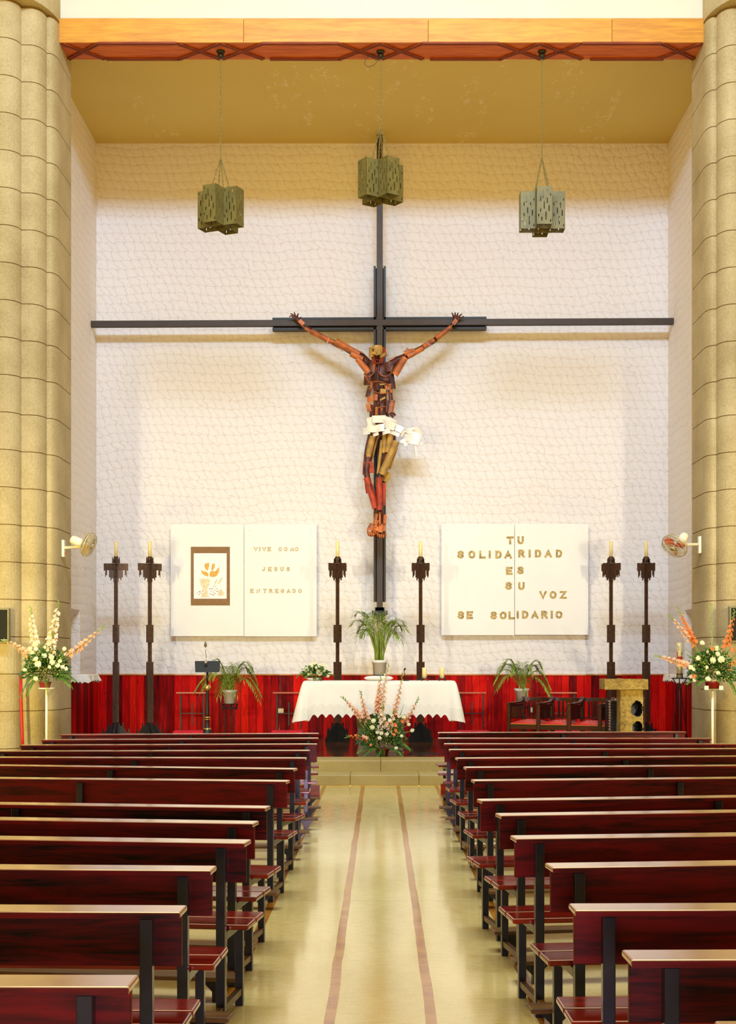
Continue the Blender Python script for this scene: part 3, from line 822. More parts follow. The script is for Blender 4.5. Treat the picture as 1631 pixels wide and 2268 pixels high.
# ================================================================== candle stands and their candles
def comb(mb, prof, z_ref, up, dirv, th=.016):
    """row of hanging or standing slats going outwards; prof = [(r0, r1, z)]"""
    for r0, r1, z in prof:
        n = max(1, round((r1 - r0) / .018)); st = (r1 - r0) / n
        for k in range(n):
            a = r0 + st * k + .002; b = r0 + st * (k + 1) - .002
            z0, z1 = (z, z_ref) if not up else (z_ref, z)
            mb.box(a, b, -th / 2, th / 2, z0, z1, Matrix.Rotation(dirv, 4, 'Z'))
def make_stand():
    t = thing('candle_stand', (0, 0, 0), 'candle stand', 'candle stand')
    def z(py): return PZ(py, 24.4) - ZS
    mb = MB()
    for ax, ay in ((-.022, 0), (.022, 0), (0, .022), (0, -.022)):
        mb.box(ax - .011, ax + .011, ay - .011, ay + .011, 0, z(1288))
    mb.build('pole', M['corten'], t)
    for a, b in ((1423, 1384), (1600, 1466)):
        mb = MB()
        for k in range(4):
            for s in (-.036, -.012, .012, .036):
                mb.box(s - .0105, s + .0105, -.052, -.036, z(a), z(b), Matrix.Rotation(k * math.pi/2, 4, 'Z'))
        mb.build('sleeve', M['corten'], t)
    mb = MB()
    for k in range(4):
        comb(mb, [(.0, .045, z(1289)), (.045, .075, z(1281)), (.075, .095, z(1285)), (.095, .118, z(1279)), (.118, .150, z(1262.5)), (.150, .172, z(1274)), (.172, .186, z(1278)), (.186, .208, z(1264))],
             z(1248), False, k * math.pi/2)
        mb.box(0, .208, -.007, .007, z(1263), z(1248), Matrix.Rotation(k * math.pi/2, 4, 'Z'))
    mb.build('head', M['corten'], t)
    mb = MB().lathe([(.075, z(1247)), (.075, z(1245.5)), (.035, z(1245.4)), (.035, z(1247))], n=20)
    for k in range(4):
        Mx = Matrix.Rotation(k * math.pi/2 + .4, 4, 'Z')
        mb.box(.048, .062, -.022, .022, z(1246), z(1238), Mx).box(.048, .062, -.022, -.008, z(1246), z(1234.5), Mx)
    mb.lathe([(.04, z(1246)), (.04, z(1233)), (.032, z(1233)), (.032, z(1240)), (1e-5, z(1240))], n=16)
    mb.build('candle_cup', M['corten'], t)
    mb = MB()
    for k in range(4):
        comb(mb, [(0, .07, z(1602)), (.07, .115, z(1607.5)), (.115, .135, z(1601)), (.135, .155, z(1612)), (.155, .175, z(1617)), (.19, .21, z(1622)), (.21, .235, z(1614.5)), (.235, .28, z(1633))],
             0, True, k * math.pi/2, .03)
        mb.box(.155, .24, -.01, .01, 0, z(1622), Matrix.Rotation(k * math.pi/2, 4, 'Z'))
    mb.build('base', M['cross_back'], t)
    return t
def make_candle(zb, zt, r):
    mb = MB().lathe([(r, 0), (r, zt - zb - .006), (r * .8, zt - zb), (.004, zt - zb - .004)], n=18)
    o = mb.build('candle', M['wax'])
    MB().tube([(0, 0, zt - zb - .006), (.002, 0, zt - zb + .012)], .0025, 5).build('wick', M['black'], o)
    return o
zc0, zc1 = PZ(1240, 24.4), PZ(1199, 24.4)
stands = [(257, .05 , 'outermost of the pair beside the column with the flower stand and white cloth shelf'), (332, .42, 'between the wall corner pair and the framed picture board'),
          (748, .78, 'beside the edge of the VIVE COMO board, behind the altar'), (932, .78, 'between the cross and the SOLIDARIDAD board, behind the altar'),
          (1354, .72, 'behind the rough stone ambo, nearer the signboards'), (1432, .60, 'behind the rough stone ambo, nearer the side wall')]
SLAB = ['tall brown steel candle stand nearest the wall shelf with the white cloth', 'tall brown steel candle stand beside the framed picture board, a gap from the corner',
        'tall brown steel candle stand between the ENTREGADO board and the cross', 'tall brown steel candle stand between the cross and the SOLIDARIDAD board',
        'tall brown steel candle stand rising behind the stone ambo on its chairs side', 'tall brown steel candle stand behind the stone ambo on its paschal candle side']
CLAB = ['slim yellow candle on the stand nearest the white cloth shelf', 'slim yellow candle on the stand beside the framed picture board',
        'slim yellow candle on the stand between the ENTREGADO board and cross', 'slim yellow candle on the stand between cross and SOLIDARIDAD board',
        'slim yellow candle above the stone ambo, on its chairs side', 'slim yellow candle above the stone ambo, on its paschal candle side']
st0 = make_stand(); cd0 = make_candle(zc0, zc1, .031)
for k, (px, rz, _) in enumerate(stands):
    s_ = st0 if k == 0 else copy_tree(st0); c_ = cd0 if k == 0 else copy_tree(cd0)
    s_.location = (PX(px, 24.4), 24.4, ZS); s_.rotation_euler.z = rz
    c_.location = (PX(px, 24.4), 24.4, zc0)
    tag(s_, SLAB[k], 'candle stand', 'brown steel candle stands'); tag(c_, CLAB[k], 'candle', 'candles on the tall stands')

# ================================================================== signboards
GL = {'V': [[(0, 1), (.5, 0), (1, 1)]], 'I': [[(.5, 0), (.5, 1)]], 'E': [[(.1, 0), (.1, 1)], [(.1, 1), (.95, 1)], [(.1, .5), (.8, .5)], [(.1, 0), (.95, 0)]],
      'T': [[(.5, 0), (.5, 1)], [(0, 1), (1, 1)]], 'N': [[(.08, 0), (.08, 1), (.92, 0), (.92, 1)]], 'M': [[(.02, 0), (.05, 1), (.5, .2), (.95, 1), (.98, 0)]],
      'A': [[(0, 0), (.5, 1), (1, 0)], [(.2, .33), (.8, .33)]], 'L': [[(.1, 1), (.1, 0), (.95, 0)]], 'Z': [[(.05, 1), (.95, 1), (.05, 0), (.95, 0)]],
      'R': [[(.1, 0), (.1, 1)], [(.1, 1), (.6, 1), (.85, .9), (.88, .74), (.8, .58), (.6, .5), (.1, .5)], [(.5, .5), (.95, 0)]],
      'D': [[(.1, 0), (.1, 1), (.5, 1), (.8, .88), (.95, .5), (.8, .12), (.5, 0), (.1, 0)]],
      'U': [[(.08, 1), (.08, .32), (.2, .08), (.5, 0), (.8, .08), (.92, .32), (.92, 1)]], 'J': [[(.7, 1), (.7, .25), (.55, .03), (.3, 0), (.1, .1), (.05, .3)]],
      'O': [[(.5, 0), (.2, .08), (.04, .32), (.04, .68), (.2, .92), (.5, 1), (.8, .92), (.96, .68), (.96, .32), (.8, .08), (.5, 0)]],
      'C': [[(.93, .74), (.78, .93), (.5, 1), (.2, .92), (.04, .66), (.04, .34), (.2, .08), (.5, 0), (.78, .07), (.93, .26)]],
      'G': [[(.93, .74), (.78, .93), (.5, 1), (.2, .92), (.04, .66), (.04, .34), (.2, .08), (.5, 0), (.8, .08), (.92, .22), (.92, .45), (.58, .45)]],
      'S': [[(.9, .78), (.75, .95), (.48, 1), (.2, .94), (.1, .76), (.2, .6), (.5, .52), (.82, .42), (.92, .24), (.78, .06), (.48, 0), (.2, .06), (.06, .24)]]}
def letter(mb, ch, cx, cz, wd, ht, th, y, serif=False):
    k = 0
    for pl in GL[ch]:
        pts = [Vector((cx + (u - .5) * (wd - th), 0, cz + (v - .5) * (ht - th))) for u, v in pl]
        closed = (pts[0] - pts[-1]).length < 1e-5
        if closed: pts = pts[:-1]
        if ch in 'OCGSUJ' and len(pl) > 3:
            for _ in range(2):
                m0 = len(pts); nn = [] if closed else [pts[0]]
                for i in range(m0 if closed else m0 - 1):
                    a, c = pts[i], pts[(i + 1) % m0]; nn += [a.lerp(c, .25), a.lerp(c, .75)]
                pts = nn if closed else nn + [pts[-1]]
        n = len(pts); L, Rr = [], []
        for i in range(n):
            a = pts[i - 1] if (i or closed) else None; c = pts[(i + 1) % n] if (i < n - 1 or closed) else None
            d1 = (pts[i] - a).normalized() if a is not None else None; d2 = (c - pts[i]).normalized() if c is not None else None
            q_ = pts[i].copy()
            if d1 is None: d1 = d2; q_ -= d2 * th / 2
            if d2 is None: d2 = d1; q_ += d1 * th / 2
            n1 = Vector((-d1.z, 0, d1.x)); n2 = Vector((-d2.z, 0, d2.x)); m_ = (n1 + n2)
            m_ = m_ / max(.5, m_.dot(n1)) if m_.length > 1e-4 else n1
            if m_.length > 1.7: m_ *= 1.7 / m_.length
            L.append(q_ + m_ * th / 2); Rr.append(q_ - m_ * th / 2)
        k += 1; y0 = y - .003 - k * .0002; y1 = y + .004
        vs = [Vector((v.x, y0, v.z)) for v in L] + [Vector((v.x, y0, v.z)) for v in Rr] + [Vector((v.x, y1, v.z)) for v in L] + [Vector((v.x, y1, v.z)) for v in Rr]
        fs = []
        for i in range(n if closed else n - 1):
            j = (i + 1) % n; fs += [(i, j, n + j, n + i), (i, 2*n + i, 2*n + j, j), (n + i, n + j, 3*n + j, 3*n + i)]
        if not closed: fs += [(0, n, 3*n, 2*n), (n-1, 3*n-1, 4*n-1, 2*n-1)]
        mb.add(vs, fs)
        if serif and ch not in 'COGS' and not closed:
            for v, (u0, v0) in ((pts[0], pl[0]), (pts[-1], pl[-1])):
                if v0 in (0, 1): k += 1; mb.cbox((v.x, y - k * .0002, v.z + (-.1 if v0 else .1) * th), (wd * .46, .006, th * .55))
YB = 25.66
def board(px0, px1, py0, py1, label, text, w, h, th, m, serif):
    x0, x1, z0, z1 = PX(px0, YB), PX(px1, YB), PZ(py1, YB), PZ(py0, YB)
    t = thing('sign_board', ((x0 + x1) / 2, YB, z0), label, 'signboard', 'white signboards on the back wall')
    ofs = Vector((-(x0 + x1) / 2, -YB, -z0))
    MB().box(x0 + .002, x1 - .002, YB, YB + .03, z0, z1).build('panel', M['board'], t, bevel=.002).location = ofs
    for ch, px, py in text:
        mb = MB(); letter(mb, ch, PX(px, YB), PZ(py, YB), w, h, th, YB - .004, serif)
        mb.build('letter', m, t).location = ofs
    for sx in (x0 + .1, x1 - .1):
        for sz in (z0 + .1, z1 - .1): MB().box(sx - .02, sx + .02, YB + .03, YW - .002, sz - .02, sz + .02).build('wall_peg', M['iron'], t).location = ofs
    mb = MB()
    for sx in (x0 + .10, x1 - .10): mb.lathe([(.006, 0), (.006, .006)], (sx, YB, z1 - .115), 8, Matrix.Rotation(R(90), 4, 'X'))
    mb.build('screw_heads', M['gold'], t).location = ofs
    return t, ofs
s1 = 4.53
def Lx(ch, xs, zy, x0=360, y0=1140): return [(c, x0 + x / s1, y0 + zy / s1) for c, x in zip(ch, xs)]
tL, ofs = board(378, 540.6, 1161, 1409, 'white board carrying a brown-bordered picture of hands over a chalice', [], 0, 0, 0, None, 0)
board(541, 702, 1161, 1409.5, 'white board lettered VIVE COMO JESUS ENTREGADO', Lx('VIVECOMO', (937, 977, 1020, 1072, 1182, 1238, 1303, 1347), 345) + Lx('JESUS', (1018, 1078, 1138, 1200, 1262), 545) +
      Lx('ENTREGADO', (898, 962, 1028, 1088, 1148, 1205, 1266, 1322, 1380), 764), .068, .076, .0175, M['gold_letter_pale'], True)
# right pair; the seam runs between the letters
gm = M['gold_letter']
def Rx(ch, xs, zy): return Lx(ch, xs, zy, 960, 1140)
board(978, 1140.3, 1160.5, 1407, 'white board lettered T, SOLIDA, E, S and SE SOL, towards the cross', Rx('T', (772,), 257) + Rx('SOLIDA', (275, 388, 493, 567, 655, 752), 400) + Rx('E', (762,), 563) + Rx('S', (757,), 713) +
      Rx('SE', (278, 366), 1007) + Rx('SOL', (607, 702, 787), 1010), .132, .142, .038, gm, False)
board(1140.8, 1304, 1160, 1406, 'white board lettered U, RIDAD, S, U, VOZ and IDARIO, towards the ambo', Rx('U', (877,), 257) + Rx('RIDAD', (885, 968, 1052, 1155, 1262), 390) + Rx('S', (876,), 558) + Rx('U', (885,), 716) +
      Rx('VOZ', (1102, 1203, 1305), 804) + Rx('IDARIO', (848, 922, 1020, 1115, 1190, 1262), 1003), .132, .142, .038, gm, False)
# the framed picture on the first board
def bx(zx): return PX(360 + zx / s1, YB)
def bz(zy): return PZ(1140 + zy / s1, YB)
MB().box(bx(285), bx(677), YB - .006, YB, bz(910), bz(322)).build('picture_border', M['brown_card'], tL).location = ofs
pic = MB().box(bx(315), bx(645), YB - .009, YB - .006, bz(843), bz(387)).build('picture', M['paper'], tL); pic.location = ofs
def flat(mb, pts, y): mb.prism([(bx(a), bz(b)) for a, b in pts][::-1], y - .002, y)
mb = MB(); yy = YB - .009
flat(mb, [(422, 495), (470, 482), (468, 520), (455, 560), (440, 555), (425, 530)], yy)
flat(mb, [(388, 555), (410, 568), (440, 572), (462, 590), (460, 622), (425, 610), (398, 590)], yy)
flat(mb, [(500, 492), (528, 492), (524, 530), (505, 560), (490, 552)], yy)
flat(mb, [(476, 575), (500, 562), (530, 570), (552, 545), (572, 525), (568, 575), (545, 615), (510, 628), (474, 618)], yy)
mb.build('hands_drawing', M['ochre_print'], pic)
mb = MB()
flat(mb, [(372, 643), (480, 643), (470, 700), (450, 740), (446, 780), (472, 830), (380, 830), (408, 780), (404, 740), (382, 700)], yy)
flat(mb, [(540, 645), (552, 650), (530, 700), (518, 698)], yy); flat(mb, [(588, 632), (602, 640), (566, 700), (552, 695)], yy)
flat(mb, [(560, 765), (590, 745), (625, 800), (590, 818), (555, 812)], yy)
mb.build('chalice_drawing', M['pale_print'], pic)
mb = MB(); r2 = random.Random(3)
for a, b in [(455, 775), (472, 745), (490, 765), (478, 795), (505, 740), (515, 715), (510, 775), (500, 800), (528, 755), (535, 720), (525, 790), (548, 745), (550, 768), (512, 808), (488, 742),
             (350, 785), (368, 800), (378, 775), (392, 790), (400, 765), (408, 802), (370, 770)]:
    mb.lathe([(.009 * r2.uniform(.8, 1.15), 0), (1e-6, .003)], (bx(a), yy, bz(b)), 9, Matrix.Rotation(R(90), 4, 'X'))
mb.build('grapes_drawing', M['red_print'], pic)

# ================================================================== wall fans
def fan(name_lab, plate_px, plate_x, Yf, arm_end, motor_c, cage_c, axis, rad, blade_m, sgn):
    t = thing('wall_fan', plate_px, name_lab, 'fan', 'wall fans on the columns')
    o0 = Vector(plate_px)
    def b(mb, n, m, **k):
        o = mb.build(n, m, t, **k); o.location = -o0; return o
    pc = Vector(plate_px)
    b(MB().cbox((pc.x, pc.y, pc.z), (.045, .10, .26)), 'wall_plate', M['cream_plastic'], bevel=.012)
    b(MB().cbox((pc.x - sgn * .025, pc.y - .02, pc.z - .07), (.012, .03, .03)), 'switch', M['red_plastic'])
    ae = Vector(arm_end); mc = Vector(motor_c); cc = Vector(cage_c); ax = Vector(axis).normalized()
    b(MB().bar(pc + Vector((0, 0, .01)), ae, .05, .04), 'arm', M['cream_plastic'], bevel=.008)
    b(MB().ball(ae, .028), 'pivot', M['amber_plastic'])
    Q = ax.to_track_quat('Z', 'Y').to_matrix().to_4x4()
    Mm = Matrix.Translation(mc) @ Q
    mb = MB().lathe([(1e-6, -.13), (.055, -.125), (.066, -.10), (.070, .02), (.05, .06), (1e-6, .062)], (0, 0, 0), 18, None)
    mb.v = [tuple(Mm @ Vector(v)) for v in mb.v]
    mb.bar(mc, ae, .035)
    b(mb, 'motor', M['cream_plastic'])
    Mc = Matrix.Translation(cc) @ Q; mb = MB()
    def ring(r, z, th=.004): mb.tube([Mc @ Vector((r * math.cos(u * math.pi / 16), r * math.sin(u * math.pi / 16), z)) for u in range(32)], th, 5, closed=True)
    ring(rad, 0, .008); ring(rad * .93, .045); ring(rad * .93, -.045); ring(rad * .35, .062, .006); ring(rad * .35, -.062, .006); ring(rad * .65, .06, .003)
    for k in range(40):
        u = 2 * math.pi * k / 40
        for s in (-1, 1):
            mb.tube([Mc @ Vector((r * math.cos(u), r * math.sin(u), s * z)) for r, z in ((rad * .2, .064), (rad * .65, .06), (rad * .93, .045), (rad, 0))], .0022, 4)
    mb.lathe([(rad * .22, .060), (rad * .22, .07), (1e-6, .072)], (0, 0, 0), 14, None)
    mb.v[-42:] = [tuple(Mc @ Vector(v)) for v in mb.v[-42:]]
    b(mb, 'cage', M['wire'])
    mb = MB()
    for k in range(3):
        Mk = Mc @ Matrix.Rotation(k * 2 * math.pi / 3, 4, 'Z')
        vs = [(.02, -.02, -.012), (rad * .5, -.075, -.02), (rad * .86, -.03, -.015), (rad * .86, .045, .012), (rad * .45, .07, .022), (.02, .02, .012)]
        vv = [Mk @ Vector(v) for v in vs] + [Mk @ (Vector(v) + Vector((0, 0, .004))) for v in vs]
        mb.add(vv, [(0, 1, 2, 3, 4, 5), (11, 10, 9, 8, 7, 6)] + [(i, i + 6, (i + 1) % 6 + 6, (i + 1) % 6) for i in range(6)])
    b(mb, 'blades', blade_m)
    return t
YFn = 21.35
fan('cream wall fan with a yellow bladed cage, on the column beside the white cloth shelf', (-4.765, YFn, PZ(1215, YFn)), 0, YFn, P(177, 1211, 21.15), P(175, 1201, 21.15), P(196, 1206, 21.12), (.86, -.12, -.36), .185, M['amber_plastic'], -1)
fan('cream wall fan with red blades, on the column beside the paschal candle', (4.79, YFn, PZ(1207, YFn)), 0, YFn, P(1519, 1206, 21.1), P(1510, 1197, 21.1), P(1495, 1209, 21.08), (-.50, -.42, -.62), .200, M['red_plastic'], 1)

# ================================================================== monitors on the columns
def monitor(x0, x1, Yf, zb, zt, label, text):
    t = thing('monitor', ((x0 + x1) / 2, Yf, zb), label, 'monitor', 'black monitors on the columns')
    ofs = Vector((-(x0 + x1) / 2, -Yf, -zb)); f = .022
    MB().box(x0, x1, Yf, Yf + .10, zb, zt).build('housing', M['mon_frame'], t, bevel=.006).location = ofs
    MB().box(x0 + f, x1 - f, Yf - .006, Yf, zb + f, zt - f).build('screen', M['screen'], t).location = ofs
    MB().box((x0 + x1) / 2 - .05, (x0 + x1) / 2 + .05, Yf + .10, 20.395, (zb + zt) / 2 - .08, (zb + zt) / 2 + .08).build('wall_bracket', M['mon_frame'], t).location = ofs
    return t, ofs
tm, ofs = monitor(-6.02, PX(19.5, 20.2), 20.2, PZ(1424, 20.2), PZ(1347, 20.2), 'black monitor in a pale frame on the column with the red pipe', True)
mb = MB()
for k, wd in enumerate((.012, .009, .012, .010, .014, .009, .012)):
    x = PX(2 + k * 2.1, 20.2); mb.box(x, x + wd * .8, 20.192, 20.194, PZ(1418, 20.2), PZ(1416.6, 20.2))
mb.build('tiny_lettering', M['paper'], tm).location = ofs
monitor(PX(1617, 20.2), 6.02, 20.2, PZ(1422, 20.2), PZ(1343, 20.2), 'black monitor in a grey frame on the column by the red flower pot', False)
mb = MB().tube([P(46, 1497, 20.36), P(47, 1560, 20.36), P(49.5, 1632, 20.36), P(50.5, 1660, 20.36)], .022, 8)
o = mb.build('red_pipe', simple('red_painted_pipe', (.60, .01, .01), .4))
tag(o, 'thin bright red pipe running down the groove of the column', 'pipe')
MB().cbox(P(46, 1494, 20.36), (.05, .04, .05)).build('pipe_clip', M['black'], o)

# ================================================================== plants and flowers
def leaflet(mb, p, d, ln, wd, nrm=None, droop=.15):
    """folded leaf: two halves meeting on a midrib"""
    d = d.normalized(); s = d.cross(nrm if nrm is not None else Vector((0, 0, 1)))
    if s.length < 1e-4: s = d.orthogonal()
    s.normalize(); u = s.cross(d)
    a = p; m = p + d * ln * .45 - Vector((0, 0, droop * ln * .25)); t = p + d * ln - Vector((0, 0, droop * ln))
    mb.add([a, m + s * wd / 2 + u * wd * .18, t, m - s * wd / 2 + u * wd * .18, m], [(0, 1, 4), (1, 2, 4), (0, 4, 3), (4, 2, 3)])
def frond(mb, p0, az, ln, rise, n=22, lf=.16, wd=.016, end_drop=.35, stem=.006, start=.25, r=random, dr=.55):
    """arching pinnate frond"""
    h = Vector((math.cos(az), math.sin(az), 0)); pts = []
    for k in range(13):
        t = k / 12
        pts.append(p0 + h * ln * (t ** 1.25) + Vector((0, 0, rise * math.sin(t * 1.75) - end_drop * t ** 3)))
    mb.tube(pts, [stem * (1 - .75 * k / 12) for k in range(13)], 5)
    for k in range(n):
        t = start + (1 - start) * (k + .5) / n; i = min(11, int(t * 12)); f = t * 12 - i
        p = pts[i].lerp(pts[i + 1], f); d = (pts[i + 1] - pts[i]).normalized()
        s = d.cross(Vector((0, 0, 1))).normalized(); sz = lf * (.55 + .75 * math.sin(math.pi * min(1, (t - start) / (1 - start) * .8 + .15))) 
        for sg in (-1, 1):
            dd = (s * sg * .9 + d * .75 + Vector((0, 0, r.uniform(-.1, .15)))).normalized()
            leaflet(mb, p, dd, sz * r.uniform(.85, 1.1), wd, None, dr)
    leaflet(mb, pts[-1], pts[-1] - pts[-2], lf * .8, wd)
def mum(mb, c, r, face, rr=random):
    face = face.normalized(); a = face.orthogonal().normalized(); b = face.cross(a)
    mb.ball(c - face * r * .1, r * .45, 8)
    for ring, (el, n, ln) in enumerate(((12, 14, 1.0), (38, 12, .86), (64, 9, .66))):
        for k in range(n):
            t = 2 * math.pi * (k + .5 * (ring % 2)) / n + rr.uniform(-.1, .1)
            d = (a * math.cos(t) + b * math.sin(t)) * math.cos(R(el)) + face * math.sin(R(el))
            leaflet(mb, c + d * r * .1, d, r * ln * rr.uniform(.9, 1.1) * 1.1, r * .56, face, -.0)
def floret(mb, c, d, r, rr=random):
    """open gladiolus floret: six cupped petals"""
    d = d.normalized(); a = d.orthogonal().normalized(); b = d.cross(a); ph = rr.uniform(0, 1)
    for k in range(6):
        t = ph + 2 * math.pi * k / 6; o = a * math.cos(t) + b * math.sin(t); s = d.cross(o)
        l = r * rr.uniform(.85, 1.15); w2 = r * .42
        p1 = c + o * l * .35 + d * l * .55; p2 = c + o * l * .95 + d * l * (.75 if k % 2 else .6)
        mb.add([c, p1 + s * w2, p2 + s * w2 * .5, p2 + o * l * .12 - d * .1 * l, p2 - s * w2 * .5, p1 - s * w2, p1 - d * l * .08],
               [(0, 1, 6), (0, 6, 5), (1, 2, 3, 6), (6, 3, 4, 5)])
def gladiolus(t, p0, p1, col, bow=(0, 0, 0), n=11, r=.042, s0=.38, rr=random):
    """one flower spike from p0 to p1 as a part with its blossoms"""
    p0 = Vector(p0); p1 = Vector(p1); bow = Vector(bow); ln = (p1 - p0).length; r *= 1.3
    pt = lambda u: p0.lerp(p1, u) + bow * 4 * u * (1 - u)
    mb = MB().tube([pt(k / 10) for k in range(11)], [.0062 * (1 - .6 * k / 10) for k in range(11)], 6)
    ax = (p1 - p0).normalized(); sd = ax.cross(Vector((0, -1, 0)))
    if sd.length < .1: sd = Vector((1, 0, 0))
    sd.normalize(); fr = Vector((0, -1, 0)) - ax * ax.dot(Vector((0, -1, 0))); fr.normalize()
    fl = MB()
    for k in range(n):
        u = s0 + (.84 - s0) * k / (n - 1); sc = 1.0 - .5 * max(0, (u - .5) / .34)
        d = sd * (1 if k % 2 else -1) * .8 + fr * rr.uniform(.5, 1.0) + ax * .5
        floret(fl, pt(u) + d.normalized() * .008, d, r * sc * rr.uniform(.85, 1.1), rr)
        leaflet(mb, pt(u), d + ax, r * sc * 1.1, .012)
    for k in range(5):
        u = .85 + .03 * k; d = sd * (1 if k % 2 else -1) * .5 + ax * .9
        mb.tube([pt(u), pt(u) + d.normalized() * .026, pt(u) + d.normalized() * .042], [.006, .0065, .001], 5)
    s = mb.build('gladiolus_stem', M['stem'], t)
    fl.build('blossoms', col, s)
    return s
def blade(mb, p0, p1, wd, bow=(0, 0, 0)):
    p0 = Vector(p0); p1 = Vector(p1); bow = Vector(bow); vs = []; fs = []
    s = (p1 - p0).cross(Vector((0, -1, 0))).normalized()
    for k in range(7):
        u = k / 6; c = p0.lerp(p1, u) + bow * 4 * u * (1 - u); ww = wd * (1 - u ** 1.8) / 2 + .0005
        vs += [c - s * ww, c + Vector((0, .25 * ww, 0)), c + s * ww]
    for k in range(6):
        i = 3 * k; fs += [(i, i+1, i+4, i+3), (i+1, i+2, i+5, i+4)]
    mb.add(vs, fs)
def fern(mb, p0, az, ln, rise, drop, rr):
    frond(mb, p0, az, ln, rise, n=17, lf=ln * .24, wd=.020, end_drop=drop, stem=.003, start=.12, r=rr)
def greens(mb, c, rx, ry, rz, n, ls, rr):
    for _ in range(n):
        a = rr.uniform(0, 2 * math.pi); e = rr.uniform(-.25, 1.45); k = rr.uniform(.35, 1)
        d = Vector((math.cos(a) * math.cos(e), math.sin(a) * math.cos(e), math.sin(e)))
        p = Vector(c) + Vector((d.x * rx * k, d.y * ry * k, d.z * rz * k))
        leaflet(mb, p, d + Vector((rr.uniform(-.5, .5), rr.uniform(-.5, .5), rr.uniform(-.3, .5))), ls * rr.uniform(.7, 1.3), ls * .42, Vector((rr.uniform(-1, 1), -1, rr.uniform(0, 1))), .2)

# ---------------------------------------------- potted palms
def pot(t, m, r0, r1, h, c=(0, 0, 0), square=False):
    mb = MB().lathe([(r0, 0), (r0 + (r1 - r0) * .8, h * .8), (r1 * 1.03, h * .8), (r1 * 1.06, h), (r1 * .96, h), (r1 * .9, h * .9), (1e-5, h * .9)], c, 28)
    o = mb.build('pot', m, t)
    MB().lathe([(r1 * .93, h * .93), (1e-5, h * .95)], c, 20).build('soil', M['soil'], t)
    return o
def palm(x, y, zb, label, r0, r1, ph, specs, seed):
    t = thing('potted_palm', (x, y, zb), label, 'potted palm', 'palms in white pots')
    rr = random.Random(seed); pot(t, M['pot_white'], r0, r1, ph)
    for az, ln, rise, drop in specs:
        mb = MB(); p0 = Vector((.03 * math.cos(az), .03 * math.sin(az), ph * .9))
        frond(mb, p0, az, ln * .92, rise * 1.12, 19, .15, .021, drop, .006, .2, rr, .25)
        mb.build('frond', M['palm_leaf'], t)
    return t
Yp = 24.5
sp = [(math.pi, .62, .38, .42), (math.pi - .5, .56, .52, .40), (math.pi + .45, .52, .40, .42), (0, .56, .36, .48), (.5, .50, .50, .40), (-.45, .60, .34, .52), (-1.2, .30, .42, .46), (-1.9, .34, .40, .5),
      (1.3, .3, .55, .3), (-.9, .42, .50, .34), (-2.5, .36, .50, .34), (2.0, .34, .5, .3), (-.1, .40, .56, .26), (3.3, .30, .58, .2), (-1.5, .16, .5, .4), (-1.0, .26, .34, .42), (-2.2, .3, .3, .4), (.2, .3, .5, .2)]
palm(PX(509.5, Yp), Yp, PZ(1558, Yp), 'palm in a white pot on a twisted iron stand beside the black lectern', .092, .122, .235, sp, 5)
sp2 = [(math.pi, .48, .44, .36), (math.pi - .5, .46, .52, .30), (math.pi + .4, .50, .34, .36), (0, .50, .44, .46), (.5, .44, .50, .30), (-.4, .56, .32, .56), (-1.4, .18, .44, .4), (-1.8, .26, .46, .4),
       (1.4, .3, .55, .3), (-.9, .32, .50, .30), (-2.4, .32, .50, .30), (2.2, .3, .5, .26), (0, .34, .54, .2), (3.2, .3, .56, .2), (-1.1, .16, .3, .34)]
palm(PX(1156, Yp), Yp, PZ(1555, Yp), 'palm in a white pot on an iron stand behind the armchairs', .092, .122, .235, sp2, 11)
# the tall palm behind the altar
Yt = 24.3; xt = PX(841, Yt); zt_ = PZ(1494, Yt)
t = thing('potted_palm', (xt, Yt, zt_), 'upright bushy palm in a white pot behind the altar, below the cross', 'potted palm', 'palms in white pots')
rr = random.Random(21); pot(t, M['pot_white'], .105, .125, .245)
for k in range(26):
    az = k * 2.4 + rr.uniform(-.3, .3); l = rr.uniform(.18, .46); rise = rr.uniform(.60, .90); drop = rr.uniform(.0, .3)
    mb = MB(); p0 = Vector((.05 * math.cos(az), .05 * math.sin(az), .22))
    frond(mb, p0, az, l, rise, 13, .17, .019, drop, .0085, .5, rr, .12)
    mb.build('frond', M['palm_leaf'], t)
mb = MB()
for k in range(22):
    a = rr.uniform(0, 6.28); d = rr.uniform(.01, .075)
    mb.tube([Vector((d * math.cos(a), d * math.sin(a), .22)), Vector((d * 1.15 * math.cos(a), d * 1.15 * math.sin(a), .5)), Vector((d * 1.5 * math.cos(a), d * 1.5 * math.sin(a), .72))], [.011, .009, .006], 6)
mb.build('stalks', M['palm_stem'], t)

